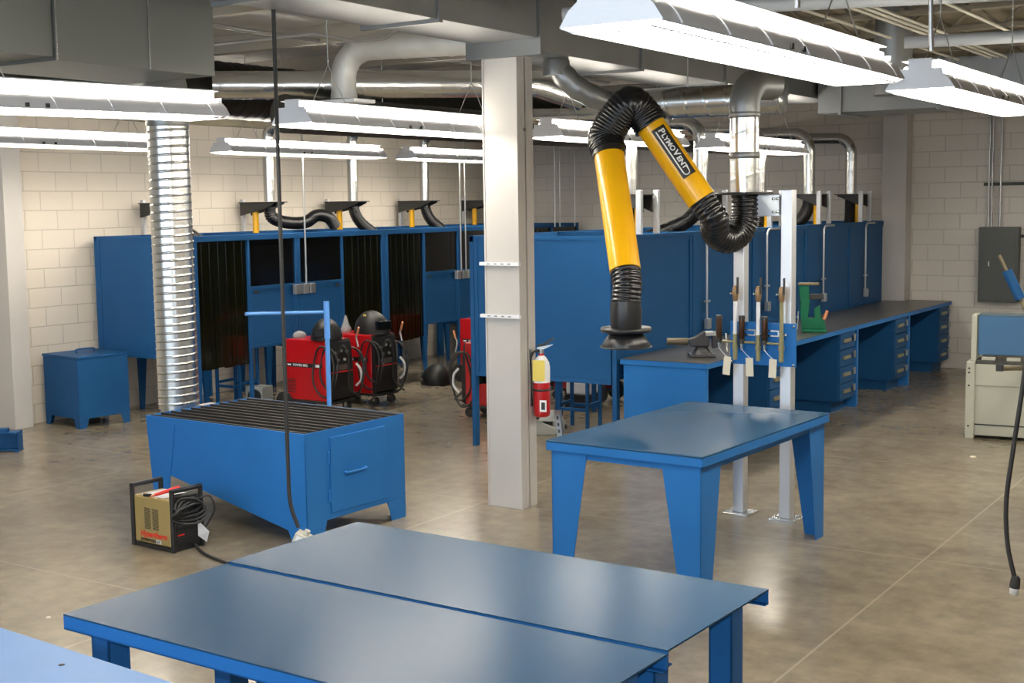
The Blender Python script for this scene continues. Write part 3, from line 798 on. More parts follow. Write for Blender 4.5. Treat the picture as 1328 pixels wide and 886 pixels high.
mb = MB(); mb.tube(smooth_path([(.1, -.0, .18), (.05, .0, .1), (-.03, .0, .06), (-.08, .02, .02)], 6), .016, 10); mb.build('plug_lead', RUBBER, t)
# right hanging cord with plug
t = thing('power_drop', 'black power cord with a twist lock plug hanging at the right edge', 'cord', (-1.33, 6.36, 0))
MB().tube(smooth_path([(.12, .02, 3.8), (.10, .02, 2.4), (.03, 0, 1.5), (-.02, 0, 1.05), (-.045, 0, .80), (-.035, 0, .6), (.0, 0, .44)], 8), .011, 10).build('cord', RUBBER, t)
mb = MB().at((.003, 0, .40), 0, 0, .1); mb.lathe([(.012, .05), (.022, .035), (.024, 0), (.024, -.01)][::-1], 16); mb.build('plug_body', RUBBER, t)
mb = MB().at((.003, 0, .40), 0, 0, .1); mb.lathe([(.0, -.042), (.020, -.042), (.022, -.01)], 16); mb.build('plug_face', LABELW, t)

# ------------------------------------------------------------------ blue bin and steel beam at left
t = thing('storage_bin', 'dark blue lidded steel bin on short feet against the left wall', 'bin', (-11.25, 9.06, 0), -.12)
w, dd = .31, .29
w, dd = .32, .30
MB().box((-w, -dd, .10), (w, dd, .72)).build('body', BLUE_SHADED, t, .004)
lid = MB().box((-w - .008, -dd - .008, .721), (w + .008, dd + .008, .745)).build('lid', BLUE_SHADED, t, .003)
MB().tube(smooth_path([(.0, -.10, .745), (.0, -.10, .785), (.0, .10, .785), (.0, .10, .745)], 5), .008, 8).build('handle', BLUE_SHADED, lid)
for sx in (-1, 1):
    for sy in (-1, 1): angle_leg(sx * (w - .002), sy * (dd - .002), -sx, -sy, .11, .075, .10, .006).build('foot', BLUE_SHADED, t)
t = thing('steel_beam', 'blue painted I-beam stub lying on the floor at the left edge', 'beam', (-10.5, 7.66, 0), math.atan2(-.63, -.77))
mb = MB(); mb.box((0, -.07, .012), (1.2, .07, .024)).box((0, -.07, .17), (1.2, .07, .182)).box((0, -.006, .024), (1.2, .006, .17)); mb.build('section', BLUE_SHADED, t)
mb = MB(); mb.box((-.01, -.09, 0), (.03, .09, .012)).box((-.012, -.07, .013), (0, .07, .19)); mb.build('end_plate', BLUE_SHADED, t)
mb = MB(); mb.tube([(.02, -.10, .175), (.02, .10, .175)], .008, 8).build('pin', BLUE_SHADED, t)
MB().box((.1, -.05, .183), (.25, .05, .215)).build('lug', BLUE_SHADED, t)

# ------------------------------------------------------------------ workbenches with drawers
def make_bench(label, y0, y1, group):
    t = thing('drawer_bench', label, 'workbench', (-5.36, y0, 0), 0, group)
    L = y1 - y0; D = .80; H = .895
    MB().box((0, 0, H - .004), (D + .02, L - .004, H)).build('bench_top', WBENCH, t)
    MB().box((0, .001, H - .05), (D + .02, L - .005, H - .0045)).build('top_edge', BLUE, t, .003)
    MB().box((.03, .01, 0), (D - .0, .045, H - .051)).build('end_panel', BLUE, t, .003)
    MB().box((D - .03, -.0 + .012, 0.02), (D + .004, .06, H - .051)).build('end_post', BLUE, t, .002)
    py0 = L - .52
    MB().box((.03, py0, .12), (D - .02, L - .03, H - .051)).build('pedestal', BLUE_SHADED, t, .002)
    MB().box((.05, py0 + .03, 0), (D - .10, L - .05, .12)).build('plinth', BLUE_SHADED, t)
    MB().box((.03, .06, .3), (.045, py0, H - .051)).build('back_panel', BLUE_SHADED, t)
    hz = (H - .051 - .13) / 4
    for k in range(4):
        z0 = .13 + k * hz
        dr = MB().box((D - .02, py0 + .01, z0 + .006), (D + .0, L - .045, z0 + hz - .006)).build('drawer', BLUE_SHADED, t, .002)
        MB().box((D, py0 + .09, z0 + hz * .42), (D + .022, py0 + .30, z0 + hz * .62)).build('label_holder', HANDLE, dr, .003)
        mb = MB(); mb.lathe([(.0, 0), (.015, 0), (.015, .02), (0, .02)], 12, (D, py0 + .40, z0 + hz * .72), 'x'); mb.box((D + .01, py0 + .385, z0 + hz * .40), (D + .028, py0 + .43, z0 + hz * .80))
        mb.build('latch', STEEL, dr, .003)
    return t
for i, (y0, y1) in enumerate(((9.93, 11.86), (11.86, 13.78), (13.78, 15.68), (15.68, 17.56))):
    make_bench('blue workbench with four drawers, %s along the booth wall' % ['nearest, with the dark vise', 'second, with the green vise', 'third', 'last, by the back wall'][i] if i != 2 else 'blue workbench with four drawers, next to last before the back wall', y0, y1, 'drawer benches in a row')

# conduits on the booth backs
def wall_conduit(label, y, ztop, zbox, x=-5.355, dirx=0, group='conduits on the bench side booths'):
    t = thing('wall_conduit', label, 'conduit', (x, y, 0), 0, group)
    MB().tube(elbow_path((0, 0, zbox), (0, 0, ztop), (.0, .35, ztop + .0), .08, 6), .012, 10).build('pipe', GREYC, t)
    MB().box((-.012, -.035, zbox - .10), (.035, .035, zbox)).build('outlet_box', GREYC, t, .004)
    MB().box((-.01, -.05, zbox + .16), (.016, .05, zbox + .18)).build('strap', GREYC, t)
    return t
for lb, y, zb in (('grey conduit with outlet box left of the aluminium frame', 11.70, 1.10), ('grey conduit running down behind the middle valve', 13.22, 1.16),
              ('grey conduit dropping behind the green press', 14.96, 1.14), ('grey conduit with outlet box on the last booth panel', 16.5, 1.10)):
    wall_conduit(lb, y, 1.93, zb)
for lb, y in (('pair of thin conduits dropping to a box on the middle left booths', 11.10), ('pair of thin conduits dropping to a box left of the white column', 14.2)):
    t = thing('drop_conduit', lb, 'conduit', (-9.985, y, 0), 0, 'conduits on the left booths')
    for dy in ((0.02,) if y < 12 else (-.06, .05)): MB().tube([(0, dy, 1.36), (0, dy, CZ)], .010, 8).build('pipe', GREYC, t)
    for dy in (-.13, .0, .11): MB().box((-.03, dy - .045, 1.27), (.02, dy + .045, 1.38)).build('outlet_box', GREYC, t, .004)
t = thing('drop_conduit', 'two thin pipes dropping just right of the white column', 'conduit', (-9.985, 16.6, 0), 0, 'conduits on the left booths')
for dy in (-.07, .07): MB().tube([(0, dy, 1.9), (0, dy, CZ)], .010, 8).build('pipe', GREYC, t)
tag(MB().tube([(-9.98, 17.1, 1.9), (-9.98, 17.1, CZ)], .008, 8).build('thin_rod', GREYC), 'single thin rod dropping between the white column and yellow arm', 'rod')

# ------------------------------------------------------------------ aluminium frame with manifold
t = thing('manifold_frame', 'pair of aluminium posts with brackets standing behind the centre table', 'frame', (-3.52, 8.645, 0), -.045)
for sx in (-1, 1):
    x = sx * .178
    p = MB().box((x - .04, -.04, .012), (x + .04, .04, 2.30)).build('post', ALU, t, .004)
    MB().box((x - .10, -.10, 0), (x + .10, .10, .012)).build('base_plate', GALV, p, .002)
MB().box((-.138, -.02, 2.12), (.138, .02, 2.27)).build('crossbar', ALU, t, .004)
mb = MB(); mb.prism([(-.02, 2.26), (.13, 2.26), (.13, 2.13), (.10, 2.13)][::-1], -.055, -.045, 'y'); mb.build('gusset', STEEL, t)
mb = MB()
for x in (.09, .12):
    for z in (2.15, 2.24): mb.lathe([(.009, 0), (.009, -.012), (0, -.012)], 10, (x, -.056, z), 'y')
mb.build('bolt', GALV, t)
t2 = thing('gas_manifold', 'blue plate with three valves, pipes and filters clamped on the aluminium posts', 'gas manifold', (-3.52, 8.60, 0), -.045)
MB().box((-.235, -.012, 1.085), (.26, -.0, 1.385)).build('mounting_plate', BLUE, t2, .002)
mb = MB()
for x, z in ((-.22, 1.10), (.245, 1.10), (.245, 1.365)): mb.lathe([(.010, -.012), (.010, -.02), (0, -.02)], 10, (x, 0, z), 'y')
mb.build('bolt', GALV, t2)
for x, m1 in ((-.178, WHITE_E), (-.003, WHITE_E), (.17, OLIVE)):
    MB().tube([(x, -.05, 1.30), (x, -.05, 1.56)], .014, 12).build('riser_pipe', m1, t2)
    MB().tube([(x, -.05, 1.12), (x, -.05, 1.30)], .017, 12).tube([(x, -.05, 1.20), (x, -.05, 1.23)], .022, 12).build('lower_pipe', OLIVE, t2)
    v = MB().tube([(x, -.05, 1.53), (x, -.05, 1.55), (x, -.05, 1.59), (x, -.05, 1.62), (x, -.05, 1.64)], [.014, .02, .023, .02, .014], 12).build('valve', BRASS, t2)
    MB().box((x + .018, -.07, 1.585), (x + .026, -.05, 1.70)).build('valve_lever', BLACKM, v)
    MB().tube([(x - .04, -.05, 1.585), (x - .015, -.05, 1.585)], .007, 8).build('valve_stem', GALV, v)
    MB().box((x - .03, -.034, 1.300), (x + .03, -.012, 1.315)).build('pipe_clamp', GALV, t2)
    MB().tube([(x - .12, -.05, 1.245), (x, -.05, 1.245)], .009, 10).build('side_pipe', OLIVE, t2)
    fl = MB().tube([(x - .125, -.05, 1.26), (x - .125, -.05, 1.29), (x - .125, -.05, 1.40), (x - .125, -.05, 1.425)], [.017, .022, .022, .019], 14).build('flow_filter', COPPER, t2)
    MB().tube([(x - .125, -.05, 1.235), (x - .125, -.05, 1.265)], .024, 14).tube([(x - .125, -.05, 1.405), (x - .125, -.05, 1.43)], .023, 14).build('filter_cap', BLACKM, fl)
    MB().tube([(x - .125, -.05, 1.235), (x - .125, -.05, 1.19)], [.012, .009], 10).build('hose_fitting', GALV, t2)
    mb = MB().at((x - .052, -.075, 1.075), 0, 0, random.uniform(-.12, .12)); mb.box((-.028, 0, -.065), (.028, .001, .065)); mb.build('paper_tag', PAPER, t2)
    MB().tube(smooth_path([(x - .125, -.055, 1.20), (x - .09, -.07, 1.17), (x - .052, -.074, 1.14)], 4), .002, 5).build('tag_string', PAPERW, t2)
for x in (-.09, .085):
    mb = MB(); mb.box((x - .055, -.022, 1.29), (x + .055, -.014, 1.335)); mb.m = 1; mb.box((x - .045, -.024, 1.30), (x + .045, -.021, 1.325)); mb.build('strut_clip', [GALV, BLUE], t2)

# ------------------------------------------------------------------ yellow articulated fume arm
t = thing('articulated_extractor', 'large yellow articulated fume arm with black hose elbows and hood', 'fume arm', (-3.66, 8.63, 0))
B = Vector((-3.66, 8.63, 0))
def W_(x, y, z): return Vector((x, y, z)) - B
def dist(px, py, D):  # arm joints measured in metres from the photo
    return None
Pp = [W_(-3.665, 8.63, 2.27)]
arm2_lo = W_(-3.80, 8.20, 2.247); arm2_hi = W_(-4.145, 8.10, 2.775)
arm1_hi = W_(-4.36, 7.93, 2.60); arm1_lo = W_(-4.085, 7.65, 1.785)
u = (arm2_hi - arm2_lo).normalized()
mb = MB(); corrugated(mb, smooth_path([(0, 0, 2.27), (0, 0, 2.12), (-.02, -.05, 2.01), (-.06, -.17, 1.965), (-.09, -.30, 2.02), tuple(arm2_lo - u * .16), tuple(arm2_lo)], 14), .094, .03, .006, 28)
mb.build('lower_hose', HOSE, t)
MB().tube([arm2_lo - u * .01, arm2_hi], .100, 40).build('upper_tube', YELLOW, t)
k = (arm1_lo - arm1_hi).normalized()
mb = MB(); corrugated(mb, smooth_path([tuple(arm2_hi - u * .04), tuple(arm2_hi + u * .07), tuple((arm2_hi + arm1_hi) / 2 + Vector((0, 0, .20)) - k * .0), tuple(arm1_hi - k * .10), tuple(arm1_hi + k * .02)], 14), .121, .024, .003, 32)
mb.build('elbow_hose', HOSE, t)
MB().tube([arm1_hi, arm1_lo], .103, 40).build('lower_tube', YELLOW, t)
MB().tube([arm1_hi - k * .03, arm1_hi + k * .06], .113, 32).build('cuff', BLACK, t)
hd = W_(-4.055, 7.60, 1.36)
mb = MB(); corrugated(mb, smooth_path([tuple(arm1_lo - k * .02), tuple(arm1_lo + k * .1), tuple(hd + Vector((0, 0, .22)))], 10), .097, .028, .005, 28); mb.build('hood_hose', HOSE, t)
hood = MB().lathe([(.09, .0), (.10, .02), (.105, .16), (.098, .23)], 32, tuple(hd)).build('hood_collar', BLACK, t)
MB().lathe([(.095, .02), (.165, .025), (.168, .04), (.165, .055), (.095, .05)], 36, tuple(hd)).build('handle_ring', BLACK, t)
MB().lathe([(.165, -.075), (.168, -.07), (.115, .01), (.09, .02)], 36, tuple(hd)).lathe([(.165, -.078), (.172, -.075), (.172, -.068), (.165, -.068)], 36, tuple(hd)).build('hood_cone', BLACK, t)
# lettering wrapped on the upper tube, facing the room
view = (Vector((0, 0, 2.22)) - (B + (arm2_lo + arm2_hi) / 2)); side = (view - u * view.dot(u)).normalized(); tang = (-u).cross(side) * -1
dn = -u  # reading direction: down the tube
yv = side.cross(dn).normalized()
yoff = .25
def wrap(vs, r):
    out = []
    for x, y in vs:
        a = y / r
        out.append(arm2_hi + dn * x + (side * math.cos(a + yoff) + yv * math.sin(a + yoff)) * r)
    return out
def wrap_patch(x0, x1, y0, y1, r, m, name, n=14):
    vs = []; fs = []
    for i in range(2):
        for j in range(n + 1): vs.append((x0 if i == 0 else x1, y0 + (y1 - y0) * j / n))
    fs = [(j, j + 1, n + 2 + j, n + 1 + j)[::-1] for j in range(n)]
    mb = MB(); mb._add(wrap(vs, r), fs, True); return mb.build(name, m, t)
lab = wrap_patch(.085, .475, -.045, .060, .1012, LABELK, 'brand_label')
x = .105
for s_, sz in (('P', .064), ('LYMO', .050), ('V', .064), ('ENT', .050)):
    vs, fs = text_mesh(s_, sz, 0, .0018, .005)
    wv = max(v[0] for v in vs)
    mb = MB(); mb._add(wrap([(x + v[0], v[1] - .005) for v in vs], .1028), fs); mb.build('lettering', LABELW, lab)
    x += wv + .004
wrap_patch(.105, .44, -.027, -.018, .1028, LABELW, 'lettering_line').parent = lab
vs = []
mb = MB(); pts = [(.44 + .022 * math.sin(a), -.0 + -.0225 + .022 - .022 * math.cos(a)) for a in [PI * q / 8 for q in range(9)]] + [(.405, .0215)]
W = wrap(pts, .1028)
mb.tube(W, .004, 6); mb.build('lettering', LABELW, lab)
# supply pipe of the arm
t = thing('supply_duct', 'shiny spiral duct standing on the aluminium frame and bending at the top', 'duct', (-3.665, 8.63, 0))
mb = MB(); spiral_duct(mb, [(0, 0, 2.29), (0, 0, 2.86)], .100, .15, .008, .0025, 36, .01); mb.build('pipe', GALV, t)
mb = MB(); mb.tube(resample(elbow_path((0, 0, 2.84), (0, 0, 3.03), (.02, .42, 3.05), .16, 12), .02), .106, 36); mb.build('elbow', GALV_D, t)
for z in (2.52, 2.80): MB().lathe([(.102, z), (.108, z + .01), (.108, z + .035), (.102, z + .045)], 32).build('collar', GALV_D, t)
t = thing('swivel_bracket', 'black swivel plate under the shiny duct on the aluminium frame', 'bracket', (-3.665, 8.63, 0))
MB().lathe([(.10, 2.272), (.20, 2.272), (.20, 2.288), (.10, 2.288)], 32).build('plate', BLACKM, t)

# ------------------------------------------------------------------ vises
t = thing('bench_vise', 'dark cast iron pipe vise on the corner of the nearest bench', 'vise', (-4.80, 10.38, .896), .52)
MB().box((-.11, -.11, 0), (.11, .11, .025)).build('base', RIM, t, .006)
MB().lathe([(.085, .025), (.07, .05), (.055, .07), (.06, .09)], 24).build('swivel', RIM, t)
MB().prism([(-.10, .09), (.06, .09), (.06, .20), (.02, .22), (-.06, .17), (-.12, .15)], -.055, .055, 'y').build('body', RIM, t, .008)
MB().prism([(.09, .07), (.16, .09), (.165, .20), (.10, .22), (.085, .20)], -.05, .05, 'y').build('front_jaw', RIM, t, .008)
MB().box((.03, -.075, .185), (.12, .075, .215)).build('jaw_plate', STEEL, t, .003)
MB().tube([(-.12, 0, .13), (-.30, 0, .13)], .032, 16).build('slide', TUBE_BROWN, t)
MB().tube([(.165, 0, .13), (.22, 0, .13)], .014, 12).build('screw', STEEL, t)
MB().tube([(.21, -.09, .05), (.215, .05, .19)], .007, 10).build('handle', STEEL, t)
t = thing('bench_vise', 'green tall yoke vise with handle on the second bench', 'vise', (-4.70, 12.86, .896), .4)
MB().box((-.12, -.09, 0), (.12, .09, .03)).build('base', GREEN, t, .006)
MB().prism([(-.12, .03), (.12, .03), (.10, .13), (.07, .13), (.06, .27), (.005, .24), (.0, .14), (-.06, .14), (-.04, .33), (-.12, .33), (-.14, .25)][::1], -.045, .045, 'y').build('body', GREEN, t, .006)
MB().prism([(-.14, .29), (-.05, .29), (-.05, .47), (-.15, .47)], -.04, .04, 'y').build('column', GREEN, t, .008)
MB().box((-.05, -.03, .33), (.09, .03, .385)).build('clamp', BLACKM, t, .01)
MB().box((-.16, -.045, .475), (.05, .045, .50)).build('cap', TAN, t, .008)
MB().tube([(.10, -.05, .13), (.13, -.05, .22)], .018, 10).build('knob', COPTIP, t)
MB().tube([(-.16, -.14, .22), (-.17, -.15, .04)], .006, 8).build('handle', STEEL, t)
MB().tube([(-.165, -.15, .16), (-.165, -.04, .16)], .012, 8).build('handle_boss', STEEL, t)

# ------------------------------------------------------------------ red wire-feed welders
def make_welder(label, loc, rz, group):
    # local: front faces +x ; side with lettering faces -y ; length along x
    t = thing('welding_machine', label, 'welding machine', loc, rz, group)
    L, Wd, z0, z1 = .60, .40, .14, .80
    MB().box((-L / 2, -Wd / 2, z0), (L / 2, Wd / 2, z1)).build('case', RED, t, .012)
    MB().box((-L / 2 - .06, -Wd / 2 + .01, z0 - .03), (L / 2 + .06, Wd / 2 - .01, z0 - .001)).build('undercarriage', BLACKM, t, .004)
    MB().prism([(L / 2 + .001, z0 + .0), (L / 2 + .05, z0 + .02), (L / 2 + .05, z0 + .30), (L / 2 + .02, z1 - .03), (L / 2 + .001, z1)], -Wd / 2 + .005, Wd / 2 - .005, 'y').build('front_panel', BLACK, t, .004)
    MB().box((L / 2 + .051, -Wd / 2 + .02, z0 + .305), (L / 2 + .054, Wd / 2 - .02, z0 + .318)).build('trim_line', REDB, t)
    mb = MB()
    for y, z in ((-.10, .66), (0, .68), (.10, .66), (-.05, .58), (.06, .58)): mb.lathe([(.018, 0), (.016, .02), (0, .02)], 12, (L / 2 + .036, y, z), 'x')
    mb.build('dial', GREYM, t)
    MB().box((L / 2 + .048, -.09, .47), (L / 2 + .056, .09, .53)).build('socket_plate', STEEL, t)
    MB().box((-L / 2 + .04, -Wd / 2 - .0025, .50), (L / 2 - .05, -Wd / 2 - .0005, .545)).build('name_stripe', LABELK, t)
    MB().box((L / 2 - .15, -Wd / 2 - .004, .508), (L / 2 - .09, -Wd / 2 - .0026, .538)).build('flag_badge', LABELW, t)
    text_on('POWER MIG', .038, (-L / 2 + .13, -Wd / 2 - .0026, .509), (1, 0, 0), (0, 0, 1), 'lettering', LABELW, t, 0, .001)
    MB().box((-L / 2 + .05, -Wd / 2 - .0032, .513), (-L / 2 + .10, -Wd / 2 - .0026, .53)).build('badge', LABELW, t)
    MB().box((-L / 2 + .04, Wd / 2 + .0005, .50), (L / 2 - .05, Wd / 2 + .0025, .545)).build('name_stripe', LABELK, t)
    MB().box((L / 2 - .15, Wd / 2 + .0026, .508), (L / 2 - .09, Wd / 2 + .004, .538)).build('flag_badge', LABELW, t)
    text_on('POWER MIG', .038, (L / 2 - .17, Wd / 2 + .0026, .509), (-1, 0, 0), (0, 0, 1), 'lettering', LABELW, t, 0, .001)
    mb = MB()
    for k in range(8): mb.box((-L / 2 + .03, -Wd / 2 - .002, .22 + k * .02), (-L / 2 + .16, -Wd / 2 - .0005, .228 + k * .02))
    mb.build('vent_slots', BLACKM, t)
    for sy in (-1, 1):
        MB().tube([(L / 2 - .01, sy * .14 - .018, .05), (L / 2 - .01, sy * .14 + .018, .05)], .05, 20).build('caster', RUBBER, t)
        MB().box((L / 2 - .03, sy * .14 - .026, .05), (L / 2 + .01, sy * .14 - .019, .11)).build('caster_fork', GALV, t)
        MB().tube([(-L / 2 - .0, sy * .21 - .02, .11), (-L / 2 - .0, sy * .21 + .02, .11)], .11, 24).build('wheel', RUBBER, t)
    # gun cable coils hanging at the front corner
    mb = MB()
    for k, (R, yy) in enumerate(((.20, -.21), (.24, -.235), (.22, .215), (.25, .245))):
        c = Vector((L / 2 + .0 - .06 * (k % 2) + .05, yy, .50 - .03 * k)); pts = []
        for j in range(28):
            q = 2 * PI * j / 28; pts.append(c + Vector((R * .62 * math.cos(q), .015 * math.sin(3 * q), R * 1.15 * math.sin(q))))
        mb.tube(pts, .0105, 8, closed=True)
    mb.tube(smooth_path([(L / 2 + .05, -.1, .6), (L / 2 + .18, -.12, .75), (L / 2 + .2, -.05, .6), (L / 2 + .15, .0, .3), (L / 2 + .22, .1, .16)], 6), .0105, 8)
    mb.build('gun_cable', RUBBER, t)
    mb = MB(); mb.tube(smooth_path([(L / 2 + .07, .22, .52), (L / 2 + .12, .235, .45), (L / 2 + .12, .24, .34), (L / 2 + .04, .25, .27)], 6), .014, 8); mb.build('cable_wrap', LABELW, t)
    mb = MB(); mb.tube(smooth_path([(L / 2 + .08, .25, .70), (L / 2 + .06, .245, .80), (L / 2 + .08, .24, .84)], 5), .011, 8); mb.build('gun_neck', STEEL, t)
    MB().tube([(L / 2 + .08, .24, .84), (L / 2 + .12, .22, .92)], [.013, .011], 12).build('gun_nozzle', COPTIP, t)
    return t
wang = 0.42
w0 = make_welder('red welding machine with gun cables, left one of the pair behind the cutting table', (-9.63, 10.86, 0), 0, 'red welding machines')
dup(w0, (-9.58, 11.58, 0), -.02, 'red welding machine with helmet on top, right one of the pair behind the cutting table')
dup(w0, (-9.33, 13.78, 0), .03, 'red welding machine half hidden by the edge of the right booths')
dup(w0, (-7.60, 11.42, 0), PI, 'red welding machine seen under the blue panel behind the white column')
dup(w0, (-7.45, 12.95, 0), PI, 'red welding machine deep under the blue panel right of the white column')

def make_helmet(label, loc, rz, m=HELMET, s=1.):
    t = thing('welding_helmet', label, 'welding helmet', loc, rz, 'welding helmets')
    mb = MB(); n = 20; rows = 9; vs = []; fs = []
    for i in range(rows + 1):
        ph = PI * .5 * i / rows
        for k in range(n):
            a = 2 * PI * k / n
            x = math.cos(a) * math.cos(ph) * .16; y = math.sin(a) * math.cos(ph) * .125; z = math.sin(ph) * .17
            if x > 0 and ph < .9: x *= 1.15
            vs.append((x * s, y * s, (z + .0) * s))
    for i in range(rows):
        for k in range(n): fs.append((i * n + k, i * n + (k + 1) % n, (i + 1) * n + (k + 1) % n, (i + 1) * n + k))
    mb._add(vs, fs, True); mb._add(vs[:n], [tuple(range(n))[::-1]]); mb.build('shell', m, t)
    mb = MB().at((0, 0, 0), 0, 0, 0); mb.box((.155 * s, -.06 * s, .035 * s), (.19 * s, .06 * s, .10 * s)); mb.build('lens', WINK, t, .004)
    MB().lathe([(.02 * s, 0), (.02 * s, .015), (0, .015)], 12, (0, .12 * s, .03 * s), 'y').build('knob', BLACKM, t)
    return t
make_helmet('black welding helmet lying on the left red welder', (-9.47, 10.84, .801), -1.0, HELMET, 1.35)
h2 = make_helmet('black welding helmet with small badge lying on the right red welder', (-9.47, 11.62, .801), -.35, HELMET, 1.5)
MB().box((.05, -.135, .20), (.09, -.122, .22)).build('badge', YPAPER, h2)
make_helmet('dark welding helmet on top of the far red welder', (-9.35, 13.78, .801), .5, HELMET, 1.1)
make_helmet('black welding helmet on the floor beside the far red welder', (-9.75, 13.22, .0), 2.4, HELMET, 1.5)
make_helmet('pale grey welding helmet standing on the floor right of the white column', (-6.72, 11.02, .0), -1.3, GREYL, 1.15)
t = thing('plastic_bag', 'clear bag of welding parts lying on the left red welder', 'bag', (-9.84, 10.82, .801))
mb = MB(); mb.lathe([(.06, 0), (.08, .02), (.07, .05), (.04, .07), (0, .08)], 9); mb.build('film', CLEAR, t)
MB().tube([(-.03, 0, .02), (.04, .01, .03)], .02, 8).build('contents', STEEL, t)
t = thing('plastic_bag', 'crumpled clear bag with metal parts between the two black helmets', 'bag', (-9.80, 11.56, .801))
mb = MB(); mb.lathe([(.05, 0), (.07, .03), (.05, .07), (.03, .12), (.015, .18), (0, .2)], 7); mb.build('film', CLEAR, t)
MB().tube([(-.03, 0, .03), (.05, .02, .04)], .02, 8).build('contents', STEEL, t)
def gas(label, loc, r=.12, h=.16):
    o = MB().lathe([(r, 0), (r, h), (r * .9, h + .01), (0, h + .01)], 20).build('spare', GREYL); return o
t = thing('storage_crate', 'small white box with a dark wheel on the floor left of the left red welder', 'crate', (-10.62, 10.97, 0), .1)
MB().box((-.12, -.10, .0), (.12, .10, .20)).build('box', GREYL, t, .01)
MB().tube([(.02, -.13, .09), (.02, -.105, .09)], .085, 20).build('reel', RUBBER, t)
t = thing('plastic_bucket', 'white plastic bucket on a dark crate behind the open legged stool', 'bucket', (-7.15, 12.38, 0))
MB().box((-.15, -.13, 0), (.15, .13, .16)).build('crate', BLACK, t, .01)
MB().box((-.14, -.12, .161), (.14, .12, .30)).build('tub', LABELW, t, .02)
t = thing('cable_heap', 'tangle of black cable on the floor under the blue panel', 'cable', (-7.2, 10.80, 0))
mb = MB()
for k in range(5):
    pts = [];
    for j in range(20):
        q = 2 * PI * j / 20; pts.append((.0 + .05 * k + (.14 - .015 * k) * math.cos(q), .08 * k * .5 + (.12) * math.sin(q), .03 + .018 * k + .02 * math.sin(2 * q + k) + .02))
    mb.tube(pts, .010, 8, closed=True)
mb.build('cable', RUBBER, t)
tag(MB().prism([(-.16, 0), (.14, 0), (.19, .05), (.04, .10), (-.05, .15), (-.10, .10), (-.2, .13)], -.04, .06, 'y').build('fabric_bundle', mat('grey_cloth', (.42, .42, .37), .8), None, .01, (-6.66, 10.72, 0), (0, 0, .5)), 'crumpled pale welding gloves heap on the floor by the column', 'gloves')

# ------------------------------------------------------------------ right: shear machine
t = thing('sheet_shear', 'cream metal shear with blue guard and lever arm at the right edge', 'shear machine', (-3.05, 12.47, 0), .10)
MB().box((0, 0, .03), (1.9, .55, .60)).build('cabinet', CREAM, t, .008)
MB().box((-.03, -.03, 0), (.05, .60, .72)).build('side_frame', CREAM, t, .006)
MB().box((.05, -.012, .50), (1.9, -.001, .70)).build('front_apron', CREAM, t, .004)
MB().box((.05, -.006, .13), (1.9, -.001, .14)).build('seam', BLACKM, t)
MB().box((.05, .0, .70), (1.9, .5, .735)).build('bed', DSTEEL, t, .004)
mb = MB()
for k in range(8): mb.box((.1 + k * .22, .01, .735), (.22 + k * .22, .05, .765))
mb.build('hold_down', CREAM, t, .003)
MB().box((.06, .06, .78), (1.9, .09, 1.14)).build('guard', mat('guard_blue', (.04, .13, .27), .4), t, .006)
MB().box((.06, .08, 1.14), (1.9, .3, 1.155)).build('guard_top', mat('guard_blue2', (.10, .14, .16), .4), t, .004)
MB().box((.0, .05, .72), (.05, .3, 1.15)).build('guard_end', CREAM, t, .004)
MB().tube([(.32, -.45, .72), (.52, .0, .68)], .022, 8).build('support_arm', TAN, t)
MB().box((.29, -.50, .70), (.35, -.44, .76)).build('arm_end', BLACKM, t, .004)
lv = MB().tube([(.50, .1, 1.12), (.22, .12, 1.70)], .014, 10).build('lever', TAN, t)
MB().tube([(.415, .105, 1.30), (.29, .115, 1.56)], .045, 18).build('counterweight', BLUE_SHADED, lv)
mb = MB()
for x, z in ((-.0, .66), (-.0, .62), (.0, .12), (.0, .5)): mb.lathe([(.009, 0), (.009, -.008), (0, -.008)], 10, (x, -.031, z), 'y')
mb.build('bolt', BLACKM, t)
# electrical panel + conduits on back wall
t = thing('breaker_panel', 'dark grey electrical panel on the back wall', 'electrical panel', (-3.95, 17.6, 0))
MB().box((-.245, -.14, .90), (.245, -.0, 1.86)).build('enclosure', GREYP, t, .006)
MB().box((-.215, -.146, .93), (.215, -.1405, 1.80)).build('cover', GREYP, t, .003)
MB().box((-.12, -.152, 1.36), (-.105, -.1465, 1.42)).build('latch', STEEL, t)
for lb, x, in (('left thin conduit above the electrical panel', -4.10), ('middle thin conduit above the electrical panel', -4.06), ('right conduit above the electrical panel', -3.955)):
    tag(MB().tube([(x, 17.54, 1.86), (x, 17.54, 3.7)], .013, 8).build('wall_conduit', GREYC), lb, 'conduit', 'conduits above the electrical panel')
tag(MB().box((-4.17, 17.555, 2.385), (-3.3, 17.598, 2.425)).build('strut_rail', DSTEEL), 'dark strut rail holding the conduits above the electrical panel', 'rail')
tag(MB().box((-3.7, 17.56, 1.72), (-3.1, 17.598, 1.76)).build('strut_rail', DSTEEL), 'short dark rail at the right side of the electrical panel', 'rail')
for lb, a_, b_, r in (('upper grey sprinkler pipe crossing above the right lights', (-4.6, 7.75, 3.49), (1.5, 10.0, 3.50), .048), ('lower grey pipe crossing behind the top right light', (-3.1, 10.42, 3.44), (2.0, 11.9, 3.46), .048)):
    o = tag(MB().tube([a_, b_], r, 16).build('sprinkler_pipe', JPIPE), lb, 'pipe', 'grey pipes under the roof')
    for q in (.2, .8):
        pq = Vector(a_).lerp(Vector(b_), q); MB().tube([pq + Vector((0, 0, r * .9)), Vector((pq.x, pq.y, CZ))], .006, 6).build('hanger', GREYC, o)
